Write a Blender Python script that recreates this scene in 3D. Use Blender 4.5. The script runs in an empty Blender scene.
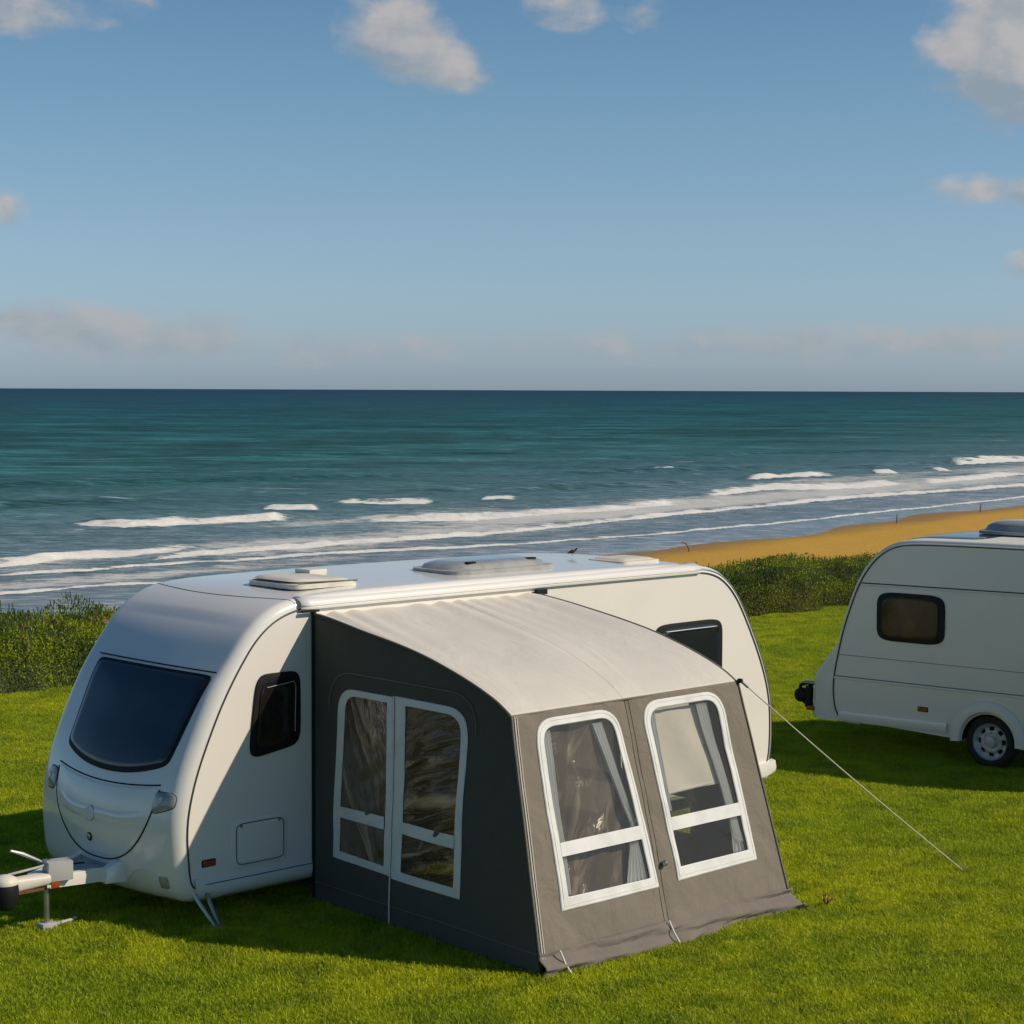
import bpy, bmesh, math, random
import numpy as np
from mathutils import Vector, Matrix
random.seed(7)
RNG = np.random.RandomState(11)
scene = bpy.context.scene
COL = scene.collection
R = math.radians

# ------------------------------------------------------------------ camera
CAM_H = 4.25
cam_d = bpy.data.cameras.new('camera'); cam = bpy.data.objects.new('camera', cam_d); COL.objects.link(cam)
cam_d.sensor_width = 36; cam_d.lens = 36 * 2000 / 1024
cam_d.clip_start = 0.5; cam_d.clip_end = 200000
pitch = math.atan(122 / 2000); roll = R(0.22)
fw = Vector((0, math.cos(pitch), -math.sin(pitch))); rt0 = Vector((1, 0, 0)); up0 = rt0.cross(fw)
rt = rt0 * math.cos(roll) + up0 * math.sin(roll); up = -rt0 * math.sin(roll) + up0 * math.cos(roll)
cam.matrix_world = Matrix(((rt.x, up.x, -fw.x, 0), (rt.y, up.y, -fw.y, 0), (rt.z, up.z, -fw.z, CAM_H), (0, 0, 0, 1)))
scene.camera = cam

# ------------------------------------------------------------------ light
SUN_TO = Vector((1.241, -0.191, 0.97)).normalized()   # direction from the ground to the sun
elev = math.asin(SUN_TO.z); azim = math.atan2(SUN_TO.x, SUN_TO.y)
sd = bpy.data.lights.new('sun', 'SUN'); sd.energy = 4.1; sd.angle = R(0.55); sd.color = (1.0, 0.87, 0.70)
sun = bpy.data.objects.new('sun', sd); COL.objects.link(sun)
sun.rotation_euler = (-SUN_TO).to_track_quat('-Z', 'Y').to_euler()
scene.view_settings.view_transform = 'Standard'; scene.view_settings.look = 'None'
scene.view_settings.exposure = 0.0; scene.view_settings.gamma = 1.0
SKY_STRENGTH = 0.062

class NT:
    """small node helper"""
    def __init__(s, tree): s.t = tree; s.n = tree.nodes; s.l = tree.links
    def node(s, typ, **kw):
        n = s.n.new(typ)
        for k, v in kw.items():
            if k.startswith('_'): setattr(n, k[1:], v)
        return n
    def put(s, sock, v):
        if isinstance(v, bpy.types.NodeSocket): s.l.new(v, sock)
        else: sock.default_value = v
    def math(s, op, a, b=None, c=None, clamp=False):
        n = s.n.new('ShaderNodeMath'); n.operation = op; n.use_clamp = clamp
        for i, v in enumerate((a, b, c)):
            if v is not None: s.put(n.inputs[i], v)
        return n.outputs[0]
    def mix(s, f, a, b, blend='MIX'):
        n = s.n.new('ShaderNodeMix'); n.data_type = 'RGBA'; n.blend_type = blend
        s.put(n.inputs[0], f); s.put(n.inputs[6], a); s.put(n.inputs[7], b)
        return n.outputs[2]
    def ramp(s, v, stops):
        n = s.n.new('ShaderNodeValToRGB'); s.put(n.inputs[0], v)
        e = n.color_ramp.elements
        while len(e) < len(stops): e.new(0.5)
        for el, (p, c) in zip(e, stops):
            el.position = p; el.color = c if len(c) == 4 else (*c, 1)
        return n.outputs[0]
    def smooth(s, v, lo, hi, a=0.0, b=1.0):
        n = s.n.new('ShaderNodeMapRange'); n.interpolation_type = 'SMOOTHSTEP'
        s.put(n.inputs[0], v)
        for i, x in zip((1, 2, 3, 4), (lo, hi, a, b)): s.put(n.inputs[i], x)
        return n.outputs[0]
    def noise(s, vec, scale, detail=4, rough=0.55, lac=2.0, dist=0.0):
        n = s.n.new('ShaderNodeTexNoise')
        if vec is not None: s.put(n.inputs['Vector'], vec)
        n.inputs['Scale'].default_value = scale; n.inputs['Detail'].default_value = detail
        n.inputs['Roughness'].default_value = rough; n.inputs['Lacunarity'].default_value = lac
        n.inputs['Distortion'].default_value = dist
        return n.outputs[0]
    def mapping(s, vec, scale=(1, 1, 1), rot=(0, 0, 0), loc=(0, 0, 0)):
        n = s.n.new('ShaderNodeMapping'); s.put(n.inputs['Vector'], vec)
        n.inputs['Scale'].default_value = scale; n.inputs['Rotation'].default_value = rot
        n.inputs['Location'].default_value = loc
        return n.outputs[0]
    def bump(s, h, strength=0.3, dist=0.01, normal=None):
        n = s.n.new('ShaderNodeBump'); s.put(n.inputs['Height'], h)
        n.inputs['Strength'].default_value = strength; n.inputs['Distance'].default_value = dist
        if normal is not None: s.put(n.inputs['Normal'], normal)
        return n.outputs[0]

# ------------------------------------------------------------------ sky with clouds (world directions)
world = bpy.data.worlds.new('World'); scene.world = world; world.use_nodes = True
w = NT(world.node_tree); w.n.clear()
out = w.node('ShaderNodeOutputWorld'); bg = w.node('ShaderNodeBackground'); w.l.new(bg.outputs[0], out.inputs[0])
sky = w.node('ShaderNodeTexSky'); sky.sky_type = 'NISHITA'; sky.sun_disc = False
sky.sun_elevation = elev; sky.sun_rotation = azim; sky.altitude = 0; sky.air_density = 1.0; sky.dust_density = 0.6; sky.ozone_density = 2.0
tc = w.node('ShaderNodeTexCoord'); sep = w.node('ShaderNodeSeparateXYZ'); w.l.new(tc.outputs['Generated'], sep.inputs[0])
dy = w.math('MAXIMUM', sep.outputs[1], 0.05)
az = w.math('DIVIDE', sep.outputs[0], dy); el = w.math('DIVIDE', sep.outputs[2], dy)
cmb = w.node('ShaderNodeCombineXYZ'); w.put(cmb.inputs[0], az); w.put(cmb.inputs[1], el)
vec = cmb.outputs[0]
n_big = w.noise(w.mapping(vec, (1, 1.5, 1)), 22, 7, 0.56)
n_warp = w.noise(w.mapping(vec, (1, 1.5, 1), loc=(3.1, 7.7, 0)), 55, 5, 0.55)
n_lit = w.noise(w.mapping(vec, (1, 1.5, 1), loc=(0.009, 0.012, 0)), 22, 7, 0.56)
# (azimuth, elevation, half width, half height, density)
BL = [(-0.246, 0.186, 0.034, 0.012, 0.75), (-0.192, 0.187, 0.03, 0.012, 0.30),
      (-0.064, 0.178, 0.020, 0.014, 1.25), (-0.052, 0.184, 0.012, 0.010, 1.0), (-0.043, 0.165, 0.026, 0.011, 1.3), (-0.028, 0.154, 0.016, 0.007, 1.0),
      (0.0255, 0.190, 0.018, 0.011, 0.95), (0.064, 0.186, 0.012, 0.010, 0.85),
      (0.240, 0.188, 0.026, 0.018, 1.15), (0.228, 0.160, 0.024, 0.020, 1.05), (0.258, 0.155, 0.024, 0.022, 1.3),
      (0.237, 0.100, 0.028, 0.007, 1.25), (0.262, 0.098, 0.012, 0.008, 1.0), (-0.252, 0.090, 0.010, 0.009, 1.25),
      (0.255, 0.063, 0.012, 0.007, 0.7), (-0.215, 0.032, 0.06, 0.010, 1.0), (-0.25, 0.034, 0.022, 0.008, 0.7), (-0.14, 0.021, 0.11, 0.009, 0.78),
      (0.10, 0.022, 0.10, 0.009, 0.76), (0.22, 0.027, 0.07, 0.009, 0.76), (0.46, 0.12, 0.08, 0.02, 1.0), (-0.5, 0.14, 0.09, 0.03, 1.0), (0.8, 0.2, 0.2, 0.04, 1), (-1.1, 0.2, 0.2, 0.05, 1)]
tot = None; low = None
for a, e, sx, sy, d in BL:
    qa = w.math('DIVIDE', w.math('SUBTRACT', az, a), sx); qe = w.math('DIVIDE', w.math('SUBTRACT', el, e), sy)
    r2 = w.math('ADD', w.math('MULTIPLY', qa, qa), w.math('MULTIPLY', qe, qe))
    g = w.math('MULTIPLY', w.math('POWER', 2.718, w.math('MULTIPLY', r2, -0.9)), d)
    gl = w.math('MULTIPLY', g, w.math('SUBTRACT', 0.0, qe))
    tot = g if tot is None else w.math('ADD', tot, g)
    low = gl if low is None else w.math('ADD', low, gl)
dens = w.math('ADD', tot, w.math('MULTIPLY', w.math('SUBTRACT', n_big, 0.5), 2.6))
dens = w.math('ADD', dens, w.math('MULTIPLY', w.math('SUBTRACT', n_warp, 0.5), 1.3))
dens = w.math('SUBTRACT', dens, w.math('MULTIPLY', w.math('SUBTRACT', 0.28, w.math('MINIMUM', tot, 0.28)), 3.2))
alpha = w.math('MULTIPLY', w.smooth(dens, 0.05, 1.25), 0.82)
lit = w.math('ADD', w.math('MULTIPLY', w.math('SUBTRACT', n_big, n_lit), 3.0), w.math('SUBTRACT', 0.55, w.math('MULTIPLY', low, 0.55)), clamp=True)
ccol = w.mix(lit, (4.6, 5.4, 6.1, 1), (8.5, 7.8, 7.4, 1))
ccol = w.mix(w.smooth(el, 0.075, 0.02, 0.0, 0.55), ccol, (4.9, 5.9, 6.8, 1))
tint = w.ramp(sep.outputs[2], [(0.0, (1.08, 1.42, 2.25)), (0.03, (1.08, 1.38, 2.0)), (0.075, (1.11, 1.34, 1.68)), (0.144, (1.02, 1.30, 1.46)), (0.20, (0.90, 1.20, 1.38)), (0.42, (0.46, 0.86, 1.15)), (1.0, (0.42, 0.74, 1.0))])
skyc = w.mix(1.0, sky.outputs[0], tint, 'MULTIPLY')
w.l.new(w.mix(alpha, skyc, ccol), bg.inputs[0]); bg.inputs[1].default_value = SKY_STRENGTH

# ------------------------------------------------------------------ materials
MATS = {}
def principled(name, col=(0.5, 0.5, 0.5), rough=0.5, metal=0.0, spec=0.5, coat=0.0):
    m = bpy.data.materials.new(name); m.use_nodes = True
    t = NT(m.node_tree); b = t.n['Principled BSDF']
    b.inputs['Base Color'].default_value = (*col, 1); b.inputs['Roughness'].default_value = rough
    b.inputs['Metallic'].default_value = metal; b.inputs['Specular IOR Level'].default_value = spec
    b.inputs['Coat Weight'].default_value = coat; b.inputs['Coat Roughness'].default_value = 0.06
    MATS[name] = m
    return m, t, b
def worn(name, col, rough, dirt=0.12, scale=3.0, bump=0.0, bscale=200, metal=0.0, spec=0.5, coat=0.0, dcol=(0.35, 0.33, 0.27), streak=False):
    m, t, b = principled(name, col, rough, metal, spec, coat)
    tcn = t.node('ShaderNodeTexCoord'); v = tcn.outputs['Object']
    n1 = t.noise(v, scale, 6, 0.6)
    if streak: n1 = t.math('MULTIPLY', t.math('ADD', n1, t.noise(t.mapping(v, (9, 9, 0.6)), 2.2, 5, 0.6)), 0.5)
    f = t.math('MULTIPLY', t.smooth(n1, 0.45, 0.75), dirt)
    c = t.mix(f, (*col, 1), (*[a * k for a, k in zip(col, dcol)], 1))
    t.put(b.inputs['Base Color'], c)
    t.put(b.inputs['Roughness'], t.math('ADD', rough, t.math('MULTIPLY', t.noise(v, scale * 4, 4), 0.08)))
    if bump: t.put(b.inputs['Normal'], t.bump(t.noise(v, bscale, 3), bump, 0.002))
    return m
WHITE = worn('white_gelcoat', (0.77, 0.74, 0.68), 0.20, 0.07, 1.3, 0.03, 5, coat=0.6)
WHITE2 = worn('aged_white_panel', (0.70, 0.68, 0.60), 0.42, 0.12, 1.1, 0.03, 5)
PANEL = worn('stippled_side_panel', (0.78, 0.735, 0.66), 0.38, 0.07, 1.2, 0.10, 160)
CREAM = worn('cream_plastic', (0.66, 0.62, 0.52), 0.45, 0.3, 4)
RUBBER = worn('black_rubber', (0.010, 0.010, 0.010), 0.6, 0.3, 6, spec=0.25)
GASKET = worn('grey_seal', (0.05, 0.05, 0.05), 0.5, 0.2, 8)
CHROME = worn('dull_metal', (0.45, 0.45, 0.44), 0.33, 0.4, 8, metal=0.9)
STEEL = worn('painted_steel', (0.42, 0.43, 0.42), 0.5, 0.6, 5, dcol=(0.4, 0.3, 0.22))
RUST = worn('rusty_steel', (0.16, 0.065, 0.03), 0.75, 0.5, 14)
GREYPL = worn('grey_plastic', (0.36, 0.36, 0.34), 0.4, 0.4, 8)
GLASS = worn('smoked_glass', (0.010, 0.014, 0.017), 0.07, 0.2, 2.5, dcol=(4, 4, 3.4), spec=0.6)
GLASSW = worn('warm_smoked_glass', (0.012, 0.011, 0.009), 0.10, 0.6, 3.0, dcol=(4.5, 3.6, 2.2), spec=0.35)
GLASSB = worn('brown_tinted_glass', (0.045, 0.033, 0.012), 0.14, 0.9, 1.6, dcol=(3.2, 2.6, 2.0), spec=0.2)
AMBER = worn('amber_lens', (0.30, 0.055, 0.012), 0.25, 0.4, 30)
LENS = worn('clear_lens', (0.30, 0.30, 0.28), 0.12, 0.7, 24, dcol=(0.3, 0.28, 0.25), bump=0.8, bscale=60, coat=0.6)
SMOKE = worn('smoked_dome', (0.36, 0.36, 0.33), 0.16, 0.5, 5, coat=0.8)
TYRE = worn('tyre_rubber', (0.018, 0.018, 0.017), 0.8, 0.3, 20, 0.4, 60)
WHEELM = worn('wheel_steel', (0.50, 0.51, 0.50), 0.45, 0.5, 12, metal=0.2)
PVC = worn('white_webbing', (0.70, 0.70, 0.67), 0.5, 0.2, 5, 0.25, 300)
ROPE = worn('pale_cord', (0.6, 0.55, 0.46), 0.7, 0.3, 30)
LINER = worn('white_blind', (0.76, 0.73, 0.66), 0.8, 0.15, 3, 0.2, 250)

def fabric(name, col, wr=0.5, weave=0.25):
    m, t, b = principled(name, col, 0.85, spec=0.25)
    v = t.node('ShaderNodeTexCoord').outputs['Object']
    fold = t.noise(t.mapping(v, (1.0, 0.6, 1.0)), 2.2, 5, 0.55, dist=0.6)
    blotch = t.noise(v, 1.1, 5, 0.6)
    c = t.mix(t.smooth(blotch, 0.35, 0.7), (*[k * 0.96 for k in col], 1), (*[k * 1.03 for k in col], 1))
    t.put(b.inputs['Base Color'], c)
    h = t.math('ADD', t.math('MULTIPLY', fold, 1.0), t.math('MULTIPLY', t.noise(v, 420, 2), 0.03 * weave * 4))
    t.put(b.inputs['Normal'], t.bump(h, wr, 0.05))
    b.inputs['Sheen Weight'].default_value = 0.1
    return m
F_ROOF = fabric('light_canvas', (0.60, 0.56, 0.49), 0.5)
F_TAUPE = fabric('taupe_canvas', (0.196, 0.168, 0.132), 0.9)
F_DARK = fabric('charcoal_canvas', (0.075, 0.074, 0.058), 0.6)
F_SKIRT = fabric('skirt_canvas', (0.175, 0.15, 0.125), 0.6)
F_CURT = fabric('pale_curtain', (0.78, 0.80, 0.80), 0.2)
F_SHEET = fabric('groundsheet', (0.06, 0.058, 0.055), 0.3)
F_GAUZE = fabric('brown_liner', (0.26, 0.17, 0.09), 0.5)
t = NT(F_GAUZE.node_tree); tl = t.node('ShaderNodeBsdfTranslucent'); tl.inputs[0].default_value = (0.42, 0.25, 0.12, 1); ms = t.node('ShaderNodeMixShader'); ms.inputs[0].default_value = 0.55
t.l.new(t.n['Principled BSDF'].outputs[0], ms.inputs[1]); t.l.new(tl.outputs[0], ms.inputs[2]); t.l.new(ms.outputs[0], t.n['Material Output'].inputs[0])

def film(name, tint, gl=0.10, haze=0.30, hcol=(0.13, 0.105, 0.08), bstr=0.16, stretch=(2.6, 2.6, 0.5), rot=(0, 0, 0), streak=1.9):
    """clear vinyl: you look through it, it creases and reflects a little"""
    m = bpy.data.materials.new(name); m.use_nodes = True; t = NT(m.node_tree); t.n.clear()
    o = t.node('ShaderNodeOutputMaterial')
    v = t.node('ShaderNodeTexCoord').outputs['Object']
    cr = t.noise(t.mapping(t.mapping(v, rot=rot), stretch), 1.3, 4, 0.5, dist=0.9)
    nrm = t.bump(cr, bstr, 0.12)
    tr = t.node('ShaderNodeBsdfTransparent'); tr.inputs[0].default_value = (*tint, 1)
    df = t.node('ShaderNodeBsdfDiffuse'); t.put(df.inputs['Normal'], nrm)
    t.put(df.inputs[0], t.mix(t.smooth(cr, 0.50, 0.68), (*hcol, 1), (*[min(.8, k * streak) for k in hcol], 1)))  # crease sheen painted as paler streaks in the diffuse colour
    gs = t.node('ShaderNodeBsdfGlossy'); gs.inputs['Roughness'].default_value = 0.22; t.put(gs.inputs['Normal'], nrm)
    m1 = t.node('ShaderNodeMixShader'); m1.inputs[0].default_value = haze
    t.l.new(tr.outputs[0], m1.inputs[1]); t.l.new(df.outputs[0], m1.inputs[2])
    m2 = t.node('ShaderNodeMixShader')
    lw = t.node('ShaderNodeLayerWeight'); lw.inputs['Blend'].default_value = 0.25; t.put(lw.inputs['Normal'], nrm)
    t.put(m2.inputs[0], t.math('ADD', gl * 0.5, t.math('MULTIPLY', lw.outputs['Fresnel'], gl * 1.5)))
    t.l.new(m1.outputs[0], m2.inputs[1]); t.l.new(gs.outputs[0], m2.inputs[2])
    t.l.new(m2.outputs[0], o.inputs[0])
    MATS[name] = m
    return m
VINYL = film('clear_vinyl', (0.86, 0.85, 0.81), 0.08, 0.16, (0.16, 0.135, 0.11), 0.2)
SCREEN = film('fly_screen', (0.60, 0.55, 0.48), 0.04, 0.88, (0.125, 0.100, 0.078), 0.35, (5.5, 5.5, 0.8), (0, R(-32), 0), 2.6)
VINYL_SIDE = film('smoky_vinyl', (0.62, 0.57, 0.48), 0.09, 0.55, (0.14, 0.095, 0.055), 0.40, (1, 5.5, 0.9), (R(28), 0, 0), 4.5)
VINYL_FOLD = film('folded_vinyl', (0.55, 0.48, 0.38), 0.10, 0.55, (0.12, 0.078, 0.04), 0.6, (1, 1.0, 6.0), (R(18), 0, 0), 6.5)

# ------------------------------------------------------------------ object helpers
def tag(o, label=None, cat=None, group=None, kind=None):
    if label: o['label'] = label
    if cat: o['category'] = cat
    if group: o['group'] = group
    if kind: o['kind'] = kind
    return o
def link(name, me, parent=None):
    o = bpy.data.objects.new(name, me); COL.objects.link(o)
    if parent is not None: o.parent = parent
    return o
def empty(name, loc, rz=0.0):
    o = bpy.data.objects.new(name, None); COL.objects.link(o); o.location = loc; o.rotation_euler = (0, 0, rz)
    o.empty_display_size = 0.3
    return o
class MB:
    def __init__(s): s.v = []; s.f = []; s.m = []
    def add(s, vs, fs, mi=0):
        k = len(s.v); s.v += [tuple(map(float, p)) for p in vs]; s.f += [tuple(i + k for i in f) for f in fs]; s.m += [mi] * len(fs)
        return s
    def box(s, c, size, mi=0, rot=None):
        hx, hy, hz = [a / 2 for a in size]
        vs = [Vector((x, y, z)) for x in (-hx, hx) for y in (-hy, hy) for z in (-hz, hz)]
        if rot is not None: vs = [rot @ p for p in vs]
        vs = [p + Vector(c) for p in vs]
        return s.add(vs, [(0, 1, 3, 2), (4, 6, 7, 5), (0, 4, 5, 1), (2, 3, 7, 6), (0, 2, 6, 4), (1, 5, 7, 3)], mi)
    def tube(s, pts, r, n=8, mi=0, closed=False, cap=True):
        pts = [Vector(p) for p in pts]; N = len(pts)
        rs = r if isinstance(r, (list, tuple)) else [r] * N
        rings = []; prev = None
        for i, p in enumerate(pts):
            a = pts[(i - 1) % N] if (closed or i > 0) else p; b = pts[(i + 1) % N] if (closed or i < N - 1) else p
            d = (b - a).normalized() if (b - a).length > 1e-9 else Vector((0, 0, 1))
            ref = prev if prev is not None else (Vector((0, 0, 1)) if abs(d.z) < 0.9 else Vector((1, 0, 0)))
            x = (ref - d * ref.dot(d)).normalized(); prev = x; y = d.cross(x)
            rings.append([p + (x * math.cos(2 * math.pi * k / n) + y * math.sin(2 * math.pi * k / n)) * rs[i] for k in range(n)])
        vs = [q for rg in rings for q in rg]; fs = []
        for i in range(N if closed else N - 1):
            j = (i + 1) % N
            for k in range(n):
                fs.append((i * n + k, i * n + (k + 1) % n, j * n + (k + 1) % n, j * n + k))
        if cap and not closed:
            fs.append(tuple(reversed(range(n)))); fs.append(tuple((N - 1) * n + k for k in range(n)))
        return s.add(vs, fs, mi)
    def lathe(s, prof, c, axis='y', n=32, mi=0):
        """prof: (radius, along-axis) pairs"""
        vs = []
        for r, h in prof:
            for k in range(n):
                a = 2 * math.pi * k / n; x, y = r * math.cos(a), r * math.sin(a)
                vs.append({'y': (x, h, y), 'z': (x, y, h), 'x': (h, x, y)}[axis])
        vs = [(p[0] + c[0], p[1] + c[1], p[2] + c[2]) for p in vs]
        fs = [(i * n + k, i * n + (k + 1) % n, (i + 1) * n + (k + 1) % n, (i + 1) * n + k) for i in range(len(prof) - 1) for k in range(n)]
        return s.add(vs, fs, mi)
    def grid(s, P, mi=0, skip=None):
        nu, nv = len(P), len(P[0])
        vs = [P[i][j] for i in range(nu) for j in range(nv)]
        fs = [(i * nv + j, (i + 1) * nv + j, (i + 1) * nv + j + 1, i * nv + j + 1) for i in range(nu - 1) for j in range(nv - 1) if not (skip and skip(i, j))]
        return s.add(vs, fs, mi)
    def build(s, name, mats, parent=None, smooth=True, bevel=0.0, solid=0.0, offset=0.0, angle=35, weld=False):
        me = bpy.data.meshes.new(name); me.from_pydata(s.v, [], s.f)
        mats = mats if isinstance(mats, (list, tuple)) else [mats]
        for m in mats: me.materials.append(m)
        me.polygons.foreach_set('material_index', s.m)
        bm = bmesh.new(); bm.from_mesh(me)
        if weld: bmesh.ops.remove_doubles(bm, verts=bm.verts, dist=0.0005)
        bmesh.ops.delete(bm, geom=[v for v in bm.verts if not v.link_faces], context='VERTS')
        if solid == 0: bmesh.ops.recalc_face_normals(bm, faces=bm.faces)
        if bevel:
            es = [e for e in bm.edges if len(e.link_faces) == 2 and e.calc_face_angle(0) > 0.6]
            bmesh.ops.bevel(bm, geom=es, offset=bevel, segments=2, affect='EDGES', profile=0.7)
        bm.to_mesh(me); bm.free()
        if smooth:
            me.polygons.foreach_set('use_smooth', [True] * len(me.polygons))
            try: me.set_sharp_from_angle(angle=R(angle))
            except Exception: pass
        o = link(name, me, parent)
        if solid:
            md = o.modifiers.new('solid', 'SOLIDIFY'); md.thickness = solid; md.offset = offset
        return o
def bulk(name, verts, faces, mat, attrs=None, parent=None, smooth=False):
    """fast mesh from numpy; faces is (n,3) or (n,4)"""
    me = bpy.data.meshes.new(name); n, k = faces.shape
    me.vertices.add(len(verts)); me.vertices.foreach_set('co', verts.astype(np.float32).ravel())
    me.loops.add(n * k); me.loops.foreach_set('vertex_index', faces.astype(np.int32).ravel())
    me.polygons.add(n); me.polygons.foreach_set('loop_start', np.arange(0, n * k, k, dtype=np.int32))
    me.polygons.foreach_set('loop_total', np.full(n, k, dtype=np.int32))
    if smooth: me.polygons.foreach_set('use_smooth', np.ones(n, dtype=bool))
    me.update(calc_edges=True)
    for an, arr in (attrs or {}).items():
        if arr.ndim == 2:
            a = me.attributes.new(an, 'FLOAT_COLOR', 'POINT'); a.data.foreach_set('color', arr.astype(np.float32).ravel())
        else:
            a = me.attributes.new(an, 'FLOAT', 'POINT'); a.data.foreach_set('value', arr.astype(np.float32))
    me.materials.append(mat); me.validate()
    return link(name, me, parent)
def vnoise(x, y, seed=0, octs=4, f=1.0):
    """value noise in numpy"""
    tot = np.zeros_like(x, dtype=float); amp = 1.0; s = 0
    for o in range(octs):
        xi = np.floor(x * f).astype(np.int64); yi = np.floor(y * f).astype(np.int64); fx = x * f - xi; fy = y * f - yi
        fx = fx * fx * (3 - 2 * fx); fy = fy * fy * (3 - 2 * fy)
        def h(a, b):
            q = (a * 374761393 + b * 668265263 + (seed + o) * 1442695041) & 0x7fffffff
            q = ((q ^ (q >> 13)) * 1274126177) & 0x7fffffff
            return ((q ^ (q >> 16)) & 0xffff) / 65535.0
        tot += amp * ((h(xi, yi) * (1 - fx) + h(xi + 1, yi) * fx) * (1 - fy) + (h(xi, yi + 1) * (1 - fx) + h(xi + 1, yi + 1) * fx) * fy)
        s += amp; amp *= 0.5; f *= 2.03
    return tot / s

# ------------------------------------------------------------------ coast geometry
SEA = -6.0
BANK0 = np.array([-7.1, 27.5]); BD = np.array([0.763, 0.646]); BN = np.array([-0.646, 0.763])
def bank_base(s): return 0.18 * np.sin(s * 0.9) + 0.12 * np.sin(s * 2.3 + 1) 
SHX = np.array([-400, -80, -23.7, 5.2, 9.7, 15.5, 23.3, 29.9, 38.7, 46.5, 110, 1500.]); SHY = np.array([-440., 3., 82.0, 122.1, 128.4, 137.3, 148.6, 157.8, 171.0, 181.4, 270, 2220.])
def shore_y(x): return np.interp(x, SHX, SHY)
SN = 0.58            # cosine that turns a y difference into a distance from the waterline

# ------------------------------------------------------------------ lawn
m, t, b = principled('lawn_soil', (0.05, 0.06, 0.01), 0.95, spec=0.1); LAWN = m
g = t.node('ShaderNodeNewGeometry'); pos = g.outputs['Position']
n1 = t.noise(pos, 0.6, 5, 0.6); n2 = t.noise(pos, 45, 4, 0.7)
c = t.mix(n1, (0.12, 0.15, 0.006, 1), (0.17, 0.18, 0.008, 1)); c = t.mix(t.math('MULTIPLY', n2, 0.8), c, (0.02, 0.032, 0.004, 1))
t.put(b.inputs['Base Color'], c); t.put(b.inputs['Normal'], t.bump(n2, 0.8, 0.04))
def strip_mesh(ws, zs, s0, s1, ds):
    ss = np.arange(s0, s1 + ds, ds); V = []
    for s_ in ss:
        for w_, z_ in zip(ws, zs):
            p = BANK0 + BD * s_ + BN * w_; V.append((p[0], p[1], z_))
    nw = len(ws); F = [(i * nw + j, (i + 1) * nw + j, (i + 1) * nw + j + 1, i * nw + j + 1) for i in range(len(ss) - 1) for j in range(nw - 1)]
    return np.array(V), np.array(F)
V, F = strip_mesh([-120, -60, -40, -20, -8, 0.0, 1.0, 3.2, 5, 8, 13], [0, 0, 0, 0, 0, 0, 0.05, 0.0, -1.0, -3.2, -4.9], -80, 90, 4)
tag(bulk('lawn', V, F[:, ::-1], LAWN), 'mown yellow-green grass field under the caravans', 'lawn', kind='structure')

# grass blades: a tile of blades repeated over the field with geometry nodes
m, t, b = principled('grass_blades', (0.1, 0.13, 0.01), 0.62, spec=0.3); GRASS = m
g = t.node('ShaderNodeNewGeometry'); pos = g.outputs['Position']
at = t.node('ShaderNodeAttribute'); at.attribute_name = 'tone'
big = t.noise(pos, 0.33, 4, 0.6); mid = t.noise(pos, 2.4, 4, 0.6)
c = t.mix(t.smooth(big, 0.35, 0.65), (0.30, 0.42, 0.006, 1), (0.52, 0.56, 0.008, 1))
c = t.mix(t.math('MULTIPLY', t.smooth(mid, 0.40, 0.66), 0.75), c, (0.14, 0.25, 0.006, 1))
c = t.mix(t.math('MULTIPLY', at.outputs['Fac'], 0.75), c, (0.62, 0.60, 0.06, 1))
t.put(b.inputs['Base Color'], c)
tl = t.node('ShaderNodeBsdfTranslucent'); t.put(tl.inputs[0], c); ms = t.node('ShaderNodeMixShader'); ms.inputs[0].default_value = 0.42
t.l.new(b.outputs[0], ms.inputs[1]); t.l.new(tl.outputs[0], ms.inputs[2]); t.l.new(ms.outputs[0], t.n['Material Output'].inputs[0])
NB = 2700; TS = 0.8
bx, by = RNG.uniform(-TS / 2, TS / 2, NB), RNG.uniform(-TS / 2, TS / 2, NB)
hh = RNG.uniform(0.018, 0.044, NB) * (0.7 + 0.6 * vnoise(bx, by, 5, 3, 9)); th = RNG.uniform(0, 2 * np.pi, NB)
lean = RNG.uniform(0.006, 0.05, NB); la = RNG.uniform(0, 2 * np.pi, NB); wd = RNG.uniform(0.0025, 0.0065, NB)
V = np.zeros((NB, 4, 3)); ct, st = np.cos(th) * wd, np.sin(th) * wd
V[:, 0] = np.stack([bx - ct, by - st, -0.004 * np.ones(NB)], 1); V[:, 1] = np.stack([bx + ct, by + st, -0.004 * np.ones(NB)], 1)
V[:, 2] = np.stack([bx + ct * .5 + lean * np.cos(la), by + st * .5 + lean * np.sin(la), hh], 1); V[:, 3] = np.stack([bx - ct * .3 + lean * np.cos(la), by - st * .3 + lean * np.sin(la), hh], 1)
tone = np.repeat(RNG.uniform(0, 1, NB) ** 3, 4)
grass = bulk('grass', V.reshape(-1, 3), np.arange(NB * 4).reshape(-1, 4), GRASS, {'tone': tone})
tag(grass, 'short mown grass blades covering the field', 'grass', kind='stuff')
ng = bpy.data.node_groups.new('grass_spread', 'GeometryNodeTree')
ng.interface.new_socket('Geometry', in_out='INPUT', socket_type='NodeSocketGeometry'); ng.interface.new_socket('Geometry', in_out='OUTPUT', socket_type='NodeSocketGeometry')
N = ng.nodes; L = ng.links
gi = N.new('NodeGroupInput'); go = N.new('NodeGroupOutput')
gr = N.new('GeometryNodeMeshGrid'); gr.inputs['Size X'].default_value = 44; gr.inputs['Size Y'].default_value = 48
gr.inputs['Vertices X'].default_value = 100; gr.inputs['Vertices Y'].default_value = 109
tf = N.new('GeometryNodeTransform'); tf.inputs['Translation'].default_value = (0, 33, 0); L.new(gr.outputs['Mesh'], tf.inputs['Geometry'])
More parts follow.
